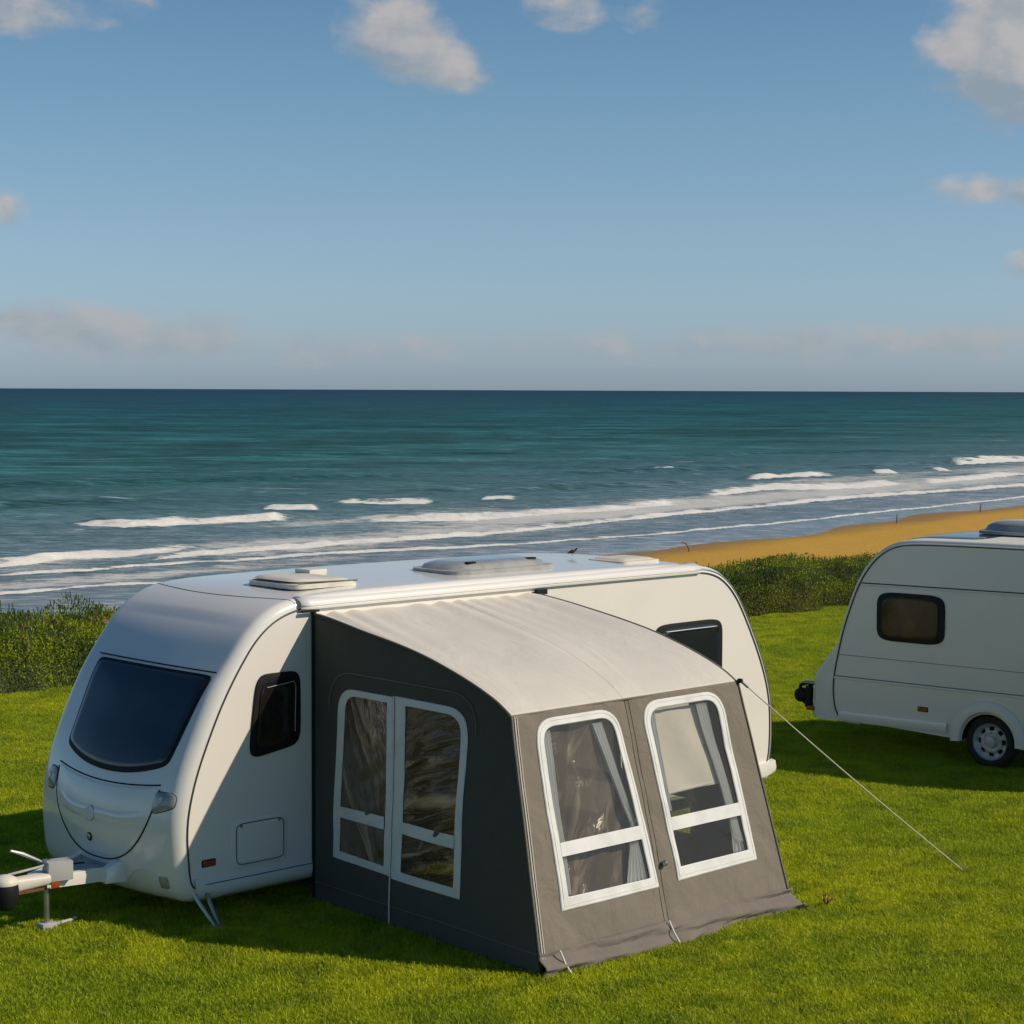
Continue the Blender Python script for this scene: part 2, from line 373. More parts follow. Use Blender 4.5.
ps = N.new('GeometryNodeInputPosition'); sx = N.new('ShaderNodeSeparateXYZ'); L.new(ps.outputs[0], sx.inputs[0])
def gm(op, a, b_=None):
    n = N.new('ShaderNodeMath'); n.operation = op
    for i, v in enumerate((a, b_)):
        if v is None: continue
        if isinstance(v, bpy.types.NodeSocket): L.new(v, n.inputs[i])
        else: n.inputs[i].default_value = v
    return n.outputs[0]
side = gm('GREATER_THAN', gm('ABSOLUTE', sx.outputs[0]), gm('ADD', gm('MULTIPLY', sx.outputs[1], 0.27), 2.2))
dep = gm('ADD', gm('MULTIPLY', gm('SUBTRACT', sx.outputs[0], float(BANK0[0])), float(BN[0])), gm('MULTIPLY', gm('SUBTRACT', sx.outputs[1], float(BANK0[1])), float(BN[1])))
dl = N.new('GeometryNodeDeleteGeometry'); L.new(tf.outputs[0], dl.inputs['Geometry']); L.new(gm('MAXIMUM', side, gm('GREATER_THAN', dep, 0.6)), dl.inputs['Selection'])
rr = N.new('FunctionNodeRandomValue'); rr.data_type = 'FLOAT_VECTOR'; rr.inputs[0].default_value = (0, 0, 0); rr.inputs[1].default_value = (0, 0, 6.283)
rs = N.new('FunctionNodeRandomValue'); rs.data_type = 'FLOAT_VECTOR'; rs.inputs[0].default_value = (0.9, 0.9, 0.75); rs.inputs[1].default_value = (1.1, 1.1, 1.2)
ip = N.new('GeometryNodeInstanceOnPoints'); L.new(dl.outputs[0], ip.inputs['Points']); L.new(gi.outputs[0], ip.inputs['Instance'])
L.new(rr.outputs[0], ip.inputs['Rotation']); L.new(rs.outputs[0], ip.inputs['Scale']); L.new(ip.outputs[0], go.inputs[0])
grass.modifiers.new('spread', 'NODES').node_group = ng

# ------------------------------------------------------------------ beach
xs = np.concatenate([np.linspace(-300, -60, 20), np.linspace(-56, 120, 150), np.linspace(140, 1200, 30)])
wsd = np.concatenate([np.linspace(-14, 14, 57), np.linspace(16, 120, 30)])          # distance inland from the waterline
V = []
for x in xs:
    sy = shore_y(x)
    for q in wsd:
        wob = 0.10 * math.sin(x * 0.21 + 0.6) + 0.06 * math.sin(x * 0.57) if abs(q) < 10 else 0
        V.append((x + q * 0.815, sy - q * 0.58, SEA + 0.022 * q + wob * 0.25 + (0.0 if q < 3 else 0.02 * math.sin(x * .4 + q * .5))))
nw = len(wsd); F = np.array([(i * nw + j, (i + 1) * nw + j, (i + 1) * nw + j + 1, i * nw + j + 1) for i in range(len(xs) - 1) for j in range(nw - 1)])
m, t, b = principled('sand', (0.4, 0.28, 0.13), 0.9, spec=0.15); SAND = m
pos = t.node('ShaderNodeNewGeometry').outputs['Position']; at = t.node('ShaderNodeAttribute'); at.attribute_name = 'inland'
wet = t.smooth(t.math('ADD', at.outputs['Fac'], t.math('MULTIPLY', t.noise(pos, 0.25, 5), 3)), 1.5, 7.0, 1.0, 0.0)
dry = t.mix(t.noise(pos, 0.5, 8, 0.65), (0.46, 0.258, 0.036, 1), (0.58, 0.348, 0.060, 1))
t.put(b.inputs['Base Color'], t.mix(wet, dry, (0.29, 0.165, 0.035, 1))); t.put(b.inputs['Roughness'], t.smooth(wet, 0, 1, 0.9, 0.5))
t.put(b.inputs['Normal'], t.bump(t.noise(pos, 3.0, 6, 0.6), 0.5, 0.15))
V = np.array(V)
tag(bulk('beach', V, F[:, ::-1], SAND, {'inland': np.tile(wsd, len(xs))}, smooth=True), 'golden sand beach below the grassy bank', 'beach', kind='structure')

# ------------------------------------------------------------------ sea
rows = []; y = 40.0
while y < 90000: rows.append(y); y += max(0.28, y * y / 36000)
rows = np.array(rows); cols = np.tan(np.linspace(-0.40, 0.42, 760))
Y = np.repeat(rows[:, None], len(cols), 1); X = Y * cols[None, :]
D = (Y - shore_y(X)) * SN                                   # metres seaward of the waterline
FO = [  # foam lines in metres: points, width behind the crest, crest height, strength
    ([(-34, 107), (-29.2, 113.7), (-26.9, 118.5), (-24.9, 120.7), (-19.9, 126.2)], 4.0, 0.30, 1.0),
    ([(-30, 108), (-23.1, 113.3), (-18.5, 118.2), (-9.6, 125.9), (0, 132.1), (14.8, 147.2), (33.1, 171.5), (50.1, 195.3), (90, 250)], 1.3, 0.07, 0.9),
    ([(-40, 84), (-25.4, 98.8), (-21.8, 103.0), (-18.0, 105.3), (-12, 109)], 1.2, 0.07, 0.9),
    ([(-33, 148.5), (-28.3, 145.8), (-23.5, 150.5), (-17.5, 156)], 4.8, 0.45, 1.0),
    ([(-21.5, 170.0), (-19, 168.6), (-16.5, 168.9)], 4.5, 0.35, 1.0),
    ([(-16.0, 181.0), (-12, 179), (-7.0, 180.2)], 4.6, 0.35, 1.0),
    ([(-11.8, 154.6), (-4.8, 156.2), (0, 159.8), (8.5, 170.0), (15.1, 179.3)], 5.0, 0.35, 1.0),
    ([(-22, 118), (-20.7, 120.9), (-7.2, 135.3), (0, 144.3), (12.2, 162.1), (27.8, 185.0), (55.9, 218.2), (90, 262)], 3.2, 0.2, 1.0),
    ([(18.8, 193.0), (25.7, 205.1), (33.3, 207.7), (43.2, 219.5)], 7, 0.4, 1.0),
    ([(27.1, 230.3), (39.4, 242.2)], 5, 0.4, 1.0),
    ([(45.4, 248.5), (48.5, 248.8)], 7, 0.4, 1.0), ([(55.0, 258.6), (56.9, 258.8)], 7, 0.4, 1.0),
    ([(62.5, 280.3), (75.0, 293.2), (90, 310)], 10, 0.4, 1.0), ([(46.1, 222.0), (63.3, 247.2), (90, 280)], 6, 0.3, 1.0),
    ([(-3.0, 187), (0.5, 187.5)], 3, 0.3, 0.9), ([(18.3, 261.6), (21.9, 265.3)], 4, 0.3, 0.85), ([(-40, 292), (-34, 294)], 3, .3, .5)]
foam = np.zeros_like(X); Z = np.zeros_like(X)
wn = vnoise(X, Y, 3, 4, 0.35); wn2 = vnoise(X, Y, 9, 3, 0.09)
for pts, wdt, hgt, st_ in FO:
    px = np.array([p[0] for p in pts]); py = np.array([p[1] for p in pts])
    yc = np.interp(X, px, py) + (vnoise(X, X * 0, 17, 3, 0.25) - 0.5) * 1.6
    d = (Y - yc) * SN
    el_ = min(2.6, (px[-1] - px[0]) * .25); ends = np.clip((X - px[0]) / el_ + 0.4, 0, 1) * np.clip((px[-1] - X) / el_ + 0.4, 0, 1) ; ends = ends * (0.72 + 0.28 * np.clip((vnoise(X, X * 0 + wdt, 29, 3, .22) - .3) * 3, 0, 1))
    lumpy = 0.35 + 1.1 * vnoise(X, Y, 3, 4, 0.5)
    ft = np.where(d < 0, np.clip(1 + d / 0.25, 0, 1), np.clip(1 - d / (wdt * lumpy), 0, 1) ** 0.8)
    foam = np.maximum(foam, ft * ends * st_)
    Z += hgt * ends * lumpy * np.exp(-((d - 0.5 * wdt) / (0.42 * wdt)) ** 2)
# unbroken swells, further out
for (x0, y0, x1, y1, h) in [(-60, 163, -29, 187, .45), (-60, 205, -10, 240, .4), (-5, 200, 26, 228, .35), (0, 241, 40, 272, .4), (-50, 300, 20, 340, .35), (10, 300, 70, 350, .35), (-14, 200, 8, 212, .35), (40, 262, 80, 310, .4)]:
    yc = y0 + (X - x0) * (y1 - y0) / (x1 - x0) + 3 * (vnoise(X, X * 0, 23, 2, .1) - .5)
    d = (Y - yc) * SN; ends = np.clip((X - x0) / 8, 0, 1) * np.clip((x1 - X) / 8, 0, 1)
    Z += h * ends * np.exp(-(d / 1.6) ** 2)
# loose foam left in the surf zone
zone = np.clip((D - 4) / 8, 0, 1) * np.clip((62 - D) / 25, 0, 1)
diff = np.maximum(0, zone * (0.25 + 0.55 * wn2))
hot = np.zeros_like(X)
for (cx, cy, rx, ry, a) in [(-6, 143, 14, 7, .5), (6, 166, 13, 9, .85), (22, 190, 16, 10, .7), (-12, 131, 10, 6, .45), (45, 222, 22, 14, .65), (-24, 122, 8, 6, .4), (-4, 170, 9, 7, .35), (40, 235, 20, 10, .4), (75, 270, 20, 20, .6), (-22, 108, 12, 4, .55), (-26, 121, 9, 4, .6), (-24, 152, 10, 4, .5), (-14, 134, 14, 5, .55), (-8, 162, 12, 4, .55), (34, 202, 16, 7, .7)]:
    hot = np.maximum(hot, a * np.exp(-(((X - cx) / rx) ** 2 + ((Y - cy - (X - cx) * 1.1) / ry) ** 2)))
foam2 = np.clip(diff * 0.50 + hot * 0.85, 0, 1)
far = np.clip((420 - Y) / 200, 0, 1); calm = np.clip((D - 1) / 14, 0.06, 1)
Z += far * calm * (0.22 * (vnoise(X * 0.30 - Y * 0.14, Y * 0.5 + X * .2, 31, 4, 0.5) - 0.5) + 0.12 * (wn - .5))
V = np.stack([X, Y, Z + SEA], -1).reshape(-1, 3)
nr, nc = X.shape; idx = np.arange(nr * nc).reshape(nr, nc)
F = np.stack([idx[:-1, :-1], idx[:-1, 1:], idx[1:, 1:], idx[1:, :-1]], -1).reshape(-1, 4)
keep = ((D[:-1, :-1] > -3)).reshape(-1); F = F[keep]
m, t, b = principled('sea_water', (0.02, 0.08, 0.09), 0.25, spec=0.5); SEAM = m
pos = t.node('ShaderNodeNewGeometry').outputs['Position']
A = lambda nme: (lambda n: (setattr(n, 'attribute_name', nme), n.outputs['Fac'])[1])(t.node('ShaderNodeAttribute'))
dep = A('offshore'); fm = A('foam'); f2 = A('froth')
lg = t.math('DIVIDE', t.math('LOGARITHM', t.math('MAXIMUM', dep, 1.0), 10.0), 4.0)        # 0 at 1 m, 1 at 10 km
crest = t.mapping(pos, (0.45, 1, 1), rot=(0, 0, R(-40)))
streak = t.noise(t.mapping(pos, (0.012, 0.05, 1), rot=(0, 0, R(-12))), 1.0, 6, 0.6)
base = t.ramp(lg, [(0.0, (0.20, 0.19, 0.16)), (0.28, (0.15, 0.165, 0.145)), (0.40, (0.070, 0.125, 0.100)), (0.50, (0.022, 0.098, 0.080)), (0.64, (0.009, 0.072, 0.068)), (0.78, (0.004, 0.046, 0.058)), (0.90, (0.003, 0.029, 0.050))])
base = t.mix(t.math('MULTIPLY', t.smooth(streak, 0.42, 0.68), 0.30), base, (0.004, 0.030, 0.038, 1))
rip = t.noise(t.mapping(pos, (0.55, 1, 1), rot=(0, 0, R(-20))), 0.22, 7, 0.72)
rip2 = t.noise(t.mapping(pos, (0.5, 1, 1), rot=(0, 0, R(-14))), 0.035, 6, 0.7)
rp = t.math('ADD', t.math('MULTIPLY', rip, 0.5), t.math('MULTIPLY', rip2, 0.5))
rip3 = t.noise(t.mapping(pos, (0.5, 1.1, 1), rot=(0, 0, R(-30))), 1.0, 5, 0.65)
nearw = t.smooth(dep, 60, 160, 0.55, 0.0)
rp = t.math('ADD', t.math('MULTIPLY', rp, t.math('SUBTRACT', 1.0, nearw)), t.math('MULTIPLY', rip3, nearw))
base = t.mix(t.smooth(rp, 0.495, 0.60), base, t.mix(1.0, base, (2.9, 2.4, 2.9, 1), 'MULTIPLY'))  # glints and dark faces of the ripples painted into the water colour
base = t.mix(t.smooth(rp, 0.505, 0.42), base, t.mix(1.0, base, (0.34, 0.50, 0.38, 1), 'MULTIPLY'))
fn = t.noise(t.mapping(pos, (0.6, 1.5, 1), rot=(0, 0, R(-35))), 1.1, 7, 0.66)
fn3 = t.noise(t.mapping(pos, (0.6, 1.25, 1), rot=(0, 0, R(-35))), 0.75, 8, 0.74)
fnf = t.noise(t.mapping(pos, (0.7, 1.3, 1), rot=(0, 0, R(-35))), 3.2, 5, 0.7)
fa = t.smooth(t.math('ADD', t.math('ADD', t.math('MULTIPLY', fm, 1.15), t.math('MULTIPLY', fn, 1.25)), t.math('MULTIPLY', fnf, 0.6)), 1.32, 1.56)
fb = t.math('MULTIPLY', t.smooth(t.math('ADD', t.math('MULTIPLY', f2, 0.9), t.math('ADD', t.math('MULTIPLY', fn3, 1.3), t.math('MULTIPLY', fnf, 0.4))), 1.20, 1.50), 0.70)
fleck = t.math('MULTIPLY', t.smooth(t.noise(t.mapping(pos, (0.28, 1.3, 1), rot=(0, 0, R(-18))), 0.16, 8, 0.62), 0.665, 0.70), t.smooth(dep, 240, 60, 0.0, 0.8))
ff = t.math('MAXIMUM', t.math('MAXIMUM', fa, fb), fleck)
t.put(b.inputs['Base Color'], t.mix(ff, base, (0.82, 0.79, 0.72, 1)))
t.put(b.inputs['Roughness'], t.math('ADD', t.smooth(lg, 0.3, 0.6, 0.22, 0.42), t.math('MULTIPLY', ff, 0.35)))
t.put(b.inputs['Specular IOR Level'], t.smooth(lg, 0.30, 0.56, 0.30, 0.03))
b1 = t.bump(t.noise(crest, 0.35, 6, 0.6), 0.8, 0.8); b2 = t.bump(t.noise(crest, 1.7, 6, 0.65), 0.75, 0.20, b1)
calmf = t.smooth(dep, 2.0, 16.0, 0.15, 1.0)
mixn = t.node('ShaderNodeMix'); mixn.data_type = 'VECTOR'; t.put(mixn.inputs[0], calmf)
gn = t.node('ShaderNodeNewGeometry'); t.l.new(gn.outputs['Normal'], mixn.inputs[4]); t.l.new(b2, mixn.inputs[5])
t.l.new(mixn.outputs[1], b.inputs['Normal'])
tag(bulk('sea', V, F, SEAM, {'foam': foam.ravel(), 'froth': foam2.ravel(), 'offshore': np.clip(D, 0, None).ravel()}, smooth=True), 'blue-green sea with white breakers rolling on to the beach', 'sea', kind='structure')

# ------------------------------------------------------------------ scrub bank along the cliff edge
m, t, b = principled('scrub_leaves', (0.06, 0.09, 0.02), 0.6, spec=0.3); SCRUB = m
at = t.node('ShaderNodeAttribute'); at.attribute_name = 'col'
t.put(b.inputs['Base Color'], at.outputs['Color'])
tl = t.node('ShaderNodeBsdfTranslucent'); t.put(tl.inputs[0], at.outputs['Color']); ms = t.node('ShaderNodeMixShader'); ms.inputs[0].default_value = 0.3
t.l.new(b.outputs[0], ms.inputs[1]); t.l.new(tl.outputs[0], ms.inputs[2]); t.l.new(ms.outputs[0], t.n['Material Output'].inputs[0])
def scrub_h(s, wv):
    hmax = np.interp(s, [-10, 0, 4, 16, 22, 40], [1.12, 1.10, 1.05, 0.80, 0.80, 0.85])
    edge = wv + (vnoise(s, s * 0, 41, 3, 0.9) - 0.5) * 0.7
    rise = 1 - np.exp(-np.clip(edge, 0, None) / 0.55)
    fall = np.clip(1 - np.clip(wv - 2.4, 0, None) / 3.2, -0.2, 1)
    return hmax * rise * fall * (0.40 + 0.62 * vnoise(s, wv, 43, 3, 0.42) + 0.34 * vnoise(s, wv, 47, 2, 1.3)) 
parts = []
# foliage leaves
n = 420000; s_ = RNG.uniform(-7, 27, n); wv = RNG.uniform(-0.15, 1, n); wv = np.where(RNG.uniform(0, 1, n) < .48, wv * 1.2, RNG.uniform(0, 4.2, n))
hgt = scrub_h(s_, wv); ok = (hgt > 0.03) & (vnoise(s_ , hgt * 1.2 + wv, 91, 3, 2.2) + RNG.normal(0, .10, n) > 0.36 - .3 * (wv < .55)); s_, wv, hgt = s_[ok], wv[ok], hgt[ok]; n = len(s_)
zz = hgt * (1 - 0.9 * RNG.uniform(0, 1, n) ** 2.6) + RNG.normal(0, 0.03, n)
ctr = np.stack([BANK0[0] + BD[0] * s_ + BN[0] * wv, BANK0[1] + BD[1] * s_ + BN[1] * wv, zz], 1)
kind = vnoise(s_, wv, 51, 3, 0.8) + RNG.normal(0, .09, n)
sz = RNG.uniform(0.012, 0.027, n) * np.where(kind > 0.52, 1.0, 0.8); ln = sz * np.where(kind < 0.42, 3.2, 1.5)
dirs = RNG.normal(0, 1, (n, 3)); dirs[:, 2] = np.abs(dirs[:, 2]) + np.where((kind < 0.42) | (wv < .35), 2.2, 0.1); dirs /= np.linalg.norm(dirs, axis=1)[:, None]
oth = np.cross(dirs, RNG.normal(0, 1, (n, 3))); oth /= np.linalg.norm(oth, axis=1)[:, None]
V = np.stack([ctr - oth * sz[:, None] * .5, ctr + dirs * ln[:, None] * .5 + oth * sz[:, None] * .5, ctr + dirs * ln[:, None], ctr + dirs * ln[:, None] * .5 - oth * sz[:, None] * .6], 1)
pal = np.array([(0.066, 0.130, 0.006), (0.140, 0.215, 0.007), (0.27, 0.33, 0.010), (0.020, 0.045, 0.005), (0.20, 0.19, 0.035), (0.26, 0.15, 0.07)])
patch = vnoise(s_, wv + zz, 61, 3, 1.3)
ci = np.clip(np.round((patch - .5) * 8.5 + 0.8 + RNG.normal(0, 0.7, n)), -1, 2); ci = np.where(ci < 0, 3, ci).astype(int)
rnd = RNG.uniform(0, 1, n); lowside = np.clip(1.1 - wv, 0, 1)
rightish = np.clip((s_ - 10) / 6, 0, 1)
ci = np.where(rnd < 0.05 + 0.20 * lowside * (0.3 + rightish), 4, ci); ci = np.where((rnd > 0.99 - 0.16 * lowside * rightish), 5, ci)
colr = pal[ci] * RNG.uniform(0.85, 1.15, (n, 1))
colr = np.concatenate([colr, np.ones((n, 1))], 1)
parts.append((V.reshape(-1, 3), np.repeat(colr, 4, 0)))
# taller stems and seed heads standing out of the top
n = 2600; s2 = RNG.uniform(-7, 27, n); w2 = RNG.uniform(0.2, 3.6, n); h0 = scrub_h(s2, w2)
tall = RNG.uniform(0.02, 0.10, n) + (RNG.uniform(0, 1, n) > 0.93) * RNG.uniform(0.0, 0.16, n) 
cx = BANK0[0] + BD[0] * s2 + BN[0] * w2; cy = BANK0[1] + BD[1] * s2 + BN[1] * w2
lx = RNG.normal(0, 0.04, n); ww = 0.005
V = np.stack([np.stack([cx - ww, cy, h0 - .1], 1), np.stack([cx + ww, cy, h0 - .1], 1), np.stack([cx + lx + ww * 1.8, cy, h0 + tall], 1), np.stack([cx + lx - ww * 1.8, cy, h0 + tall], 1)], 1)
c2 = np.where(RNG.uniform(0, 1, (n, 1)) < 0.35, np.array([[0.26, 0.19, 0.09]]), np.array([[0.20, 0.23, 0.02]])); c2 = np.concatenate([c2, np.ones((n, 1))], 1)
parts.append((V.reshape(-1, 3), np.repeat(c2, 4, 0)))
V = np.concatenate([p[0] for p in parts]); C4 = np.concatenate([p[1] for p in parts])
nq = len(V) // 4; F = np.arange(nq * 4).reshape(-1, 4)
# dark twiggy core under the leaves
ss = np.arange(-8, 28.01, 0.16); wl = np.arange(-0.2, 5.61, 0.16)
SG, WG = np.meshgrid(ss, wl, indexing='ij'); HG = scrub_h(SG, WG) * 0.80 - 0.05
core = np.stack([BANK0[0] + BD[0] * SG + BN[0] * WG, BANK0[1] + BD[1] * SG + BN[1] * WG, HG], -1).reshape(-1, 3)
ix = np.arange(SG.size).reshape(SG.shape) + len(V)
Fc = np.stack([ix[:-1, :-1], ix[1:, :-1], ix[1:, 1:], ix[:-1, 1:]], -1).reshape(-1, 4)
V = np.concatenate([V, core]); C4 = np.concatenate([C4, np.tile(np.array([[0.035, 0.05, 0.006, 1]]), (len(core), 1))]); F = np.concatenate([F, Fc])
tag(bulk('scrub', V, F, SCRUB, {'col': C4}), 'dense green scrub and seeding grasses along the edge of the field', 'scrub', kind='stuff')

# ------------------------------------------------------------------ caravan surface maths
def resample(pts, n, smooth=2):
    P = np.array(pts, float)
    for _ in range(smooth):                                  # Chaikin corner cutting
        Q = np.empty((2 * len(P), 2)); Q[0] = P[0]; Q[-1] = P[-1]
        Q[1:-1:2] = P[:-1] * .75 + P[1:] * .25; Q[2:-1:2] = P[:-1] * .25 + P[1:] * .75
        P = Q
    d = np.r_[0, np.cumsum(np.linalg.norm(np.diff(P, axis=0), axis=1))]
    s = np.linspace(0, d[-1], n)
    return np.stack([np.interp(s, d, P[:, 0]), np.interp(s, d, P[:, 1])], 1)
class Shell:
    """side outline swept across the width with rounded shoulders and a bowed front"""
    def __init__(s, outline, W, rfun, bfun, n=240):
        s.I = resample(outline, n); s.W = W; s.n = n
        tg = np.gradient(s.I, axis=0); tg /= np.linalg.norm(tg, axis=1)[:, None]
        s.N = np.stack([-tg[:, 1], tg[:, 0]], 1)              # outward for a front -> roof -> rear walk
        for _ in range(10): s.N[1:-1] = (s.N[:-2] + 2 * s.N[1:-1] + s.N[2:]) / 4
        s.N /= np.linalg.norm(s.N, axis=1)[:, None]
        s.r = np.array([rfun(*p) for p in s.I]); s.b = np.array([bfun(*p) for p in s.I])
        for _ in range(12):
            s.r[1:-1] = (s.r[:-2] + s.r[1:-1] * 2 + s.r[2:]) / 4; s.b[1:-1] = (s.b[:-2] + s.b[1:-1] * 2 + s.b[2:]) / 4
    def P(s, k, y):
        """k in 0..1 along the outline, y across"""
        f = np.clip(k, 0, 1) * (s.n - 1); i = int(min(f, s.n - 2)); a = f - i
        g = lambda A_: A_[i] * (1 - a) + A_[i + 1] * a
        I, Nn, r, bb = g(s.I), g(s.N), g(s.r), g(s.b)
        e = min(y, s.W - y); lift = r if e >= r else math.sqrt(max(0, r * r - (r - e) ** 2))
        q = 1 - (2 * y / s.W - 1) ** 2
        p = I + Nn * lift; return Vector((p[0] - bb * q, y, p[1] + (0.02 * q if I[1] > 2.3 else 0)))
    def Nrm(s, k, y):
        e = 0.004; a = s.P(min(k + e, 1), y) - s.P(max(k - e, 0), y); b_ = s.P(k, min(y + 0.02, s.W)) - s.P(k, max(y - 0.02, 0))
        return b_.cross(a).normalized() * -1
    def body(s, ys):
        return [[s.P(i / (s.n - 1), y) for y in ys] for i in range(s.n)]
def ys_for(W, r=0.2):
    a = [r * (1 - math.cos(x)) for x in np.linspace(0, math.pi / 2, 9)]
    return a + list(np.linspace(r, W - r, 14))[1:-1] + [W - q for q in reversed(a)]
def squircle(u_, v_, p=7):
    m_ = max(abs(u_), abs(v_))
    if m_ < 1e-6: return u_, v_
    f = m_ / ((abs(u_) ** p + abs(v_) ** p) ** (1 / p)); return u_ * f, v_ * f
def patch_mb(fn, nrm, off, n=24, p=7, edge=0.006, dome=0.0, depth=None, mb=None, mi=0):
    """fn(i,j) in 0..1 -> point; raised plate with rounded corners and closed sides"""
    G = []
    for a in np.linspace(-1, 1, n):
        row = []
        for b_ in np.linspace(-1, 1, n):
            x, y_ = squircle(a, b_, p); pt = fn((x + 1) / 2, (y_ + 1) / 2); nn = nrm((x + 1) / 2, (y_ + 1) / 2)
            q = max(abs(a), abs(b_))
            row.append(pt + nn * (off + dome * (1 - q * q) - (edge if q > 0.999 else 0)))
        G.append(row)
    mb = mb or MB(); mb.grid(G, mi)
    d = depth if depth is not None else off
    rim = [G[i][0] for i in range(n)] + [G[-1][j] for j in range(1, n)] + [G[i][-1] for i in range(n - 2, -1, -1)] + [G[0][j] for j in range(n - 2, 0, -1)]
    k = len(rim); cen = sum(rim, Vector()) / k; nn = nrm(0.5, 0.5)
    lowr = [q - nn * (off + 0.004) for q in rim]
    mb.add(rim + lowr, [(i, (i + 1) % k, k + (i + 1) % k, k + i) for i in range(k)], mi)
    return mb
def flat(x0, z0, x1, z1, xt0=None, xt1=None, y=0.0):
    """flat panel on the near side; x0..x1 at the bottom, xt0..xt1 at the top"""
    xt0 = x0 if xt0 is None else xt0; xt1 = x1 if xt1 is None else xt1
    def fn(i, j):
        a = x0 + (xt0 - x0) * j; c_ = x1 + (xt1 - x1) * j
        return Vector((a + (c_ - a) * i, y, z0 + (z1 - z0) * j))
    return fn, (lambda i, j: Vector((0, -1, 0)))
def window(parent, fn, nm, glass=GLASS, fr=0.09, off=0.022, p=7, n=26, name='window', seal=True):
    """rubber frame with a slightly proud pane"""
    o = patch_mb(fn, nm, off * 0.6, n, p).build(name, RUBBER, parent)
    sub = lambda i, j: fn(fr + i * (1 - 2 * fr), fr + j * (1 - 2 * fr))
    patch_mb(sub, nm, off, n, p, dome=0.006).build('pane', glass, o)
    return o
def line(parent, pts, r, mat, name, n=8): return MB().tube(pts, r, n).build(name, mat, parent)
def side_panel(sh, Y, mb, mi=0, out_=-1):
    pts = [Vector((p[0], Y, p[1])) for p in sh.I]; c0 = Vector((float(np.mean(sh.I[:, 0])), Y, 1.2))
    mb.add(pts + [c0], [(i, i + 1, len(pts)) for i in range(len(pts) - 1)] + [(len(pts) - 1, 0, len(pts))], mi)

def wheel(parent, x, y, r=0.31, hub=(WHEELM,)):
    wl_ = empty('wheel', (x, y, r)); wl_.parent = parent
    tp = [(r * .66, -.085), (r * .80, -.095), (r * .93, -.092), (r * .985, -.07), (r, -.03), (r, .03), (r * .985, .07), (r * .93, .092), (r * .80, .095), (r * .66, .085), (r * .66, -.085)]
    MB().lathe(tp, (0, 0, 0), 'y', 48).build('tyre', TYRE, wl_, angle=50)
    mb = MB().lathe([(r * .70, -.080), (r * .68, -.088), (r * .65, -.082), (r * .60, -.045), (r * .55, -.036), (r * .50, -.034), (r * .46, -.042), (r * .42, -.052), (r * .36, -.058), (r * .26, -.046), (r * .22, -.052), (r * .20, -.085), (r * .10, -.092), (0.002, -.092)], (0, 0, 0), 'y', 96)
    n_ = 48                                    # scalloped vents between the spokes
    mb.v = [tuple(Vector(p) + Vector((0, .022 * max(0, math.cos(8 * math.atan2(p[2], p[0]))) * math.exp(-((math.hypot(p[0], p[2]) / r - .50) / .07) ** 2), 0))) for p in mb.v]
    mb.m = []
    for f_ in mb.f:
        cx_ = sum(mb.v[i][0] for i in f_) / 4; cz_ = sum(mb.v[i][2] for i in f_) / 4; rr_ = math.hypot(cx_, cz_) / r
        mb.m.append(1 if .43 < rr_ < .545 and math.cos(8 * math.atan2(cz_, cx_)) > .25 else 0)  # shade inside the vent openings put in as black faces
    mb.build('rim', [hub[0], RUBBER], wl_, angle=40)
    return wl_

# ================================================================== CARAVAN WITH THE AWNING
ORG = (-1.6465, 16.4445, 0.0); RZ = R(44)
van = tag(empty('touring_caravan', ORG, RZ), 'white touring caravan with big dark front window, a grey awning fixed to its side', 'caravan', 'white touring caravans on the field')
W1 = 2.03
out1 = [(-0.90, 0.27), (-1.12, 0.272), (-1.215, 0.30), (-1.24, 0.40), (-1.25, 0.50), (-1.265, 0.75), (-1.24, 0.95), (-1.17, 1.20), (-1.04, 1.50), (-0.91, 1.76), (-0.76, 2.00), (-0.57, 2.25), (-0.34, 2.405), (-0.05, 2.47), (0.5, 2.485), (1.5, 2.49), (3.0, 2.485), (4.2, 2.475), (4.88, 2.455), (5.14, 2.41), (5.33, 2.30), (5.50, 2.12), (5.68, 1.83), (5.86, 1.50), (5.98, 1.20), (6.03, 0.94), (6.03, 0.60), (6.0, 0.40), (5.90, 0.28), (5.75, 0.24)]
def r1(x, z):
    if x < -0.2: return 0.085 if z > 1.9 else 0.11
    return 0.075 if x < 4.8 else 0.06
def b1f(x, z): return 0.12 * max(0.3, min(1, (1.75 - z) / 0.8)) * max(0, min(1, (2.45 - z) / 0.3)) if x < 0 else (0.05 if x > 5.0 else 0)
sh1 = Shell(out1, W1, r1, b1f)
mb = MB(); mb.grid(sh1.body(ys_for(W1, 0.16)), 0)
# floor of the body closes the outline
a0 = [sh1.P(0, y) for y in ys_for(W1, 0.16)]; a1 = [sh1.P(1, y) for y in ys_for(W1, 0.16)]
mb.grid([a0, a1], 0)
mb.build('shell', WHITE, van, angle=40)
mb = MB(); side_panel(sh1, 0.0, mb); mb.build('side_wall', PANEL, van, smooth=False)
mb = MB(); side_panel(sh1, W1, mb); mb.build('side_wall', PANEL, van, smooth=False)
# seal that runs round the side wall, and the bright edge strip behind it
for y in (0.0, W1):
    sg = -1 if y == 0 else 1
    pts = [Vector((p[0] - q[0] * 0.006, y + sg * 0.003, p[1] - q[1] * 0.006)) for p, q in zip(sh1.I[4:], sh1.N[4:])]
    line(van, pts, 0.0075, GASKET, 'edge_seal')
pts = [Vector((p[0] + q[0] * 0.028, -0.001 + 0.012, p[1] + q[1] * 0.028)) for p, q in zip(sh1.I, sh1.N) if p[0] > 4.9]
line(van, pts, 0.012, CHROME, 'edge_strip')
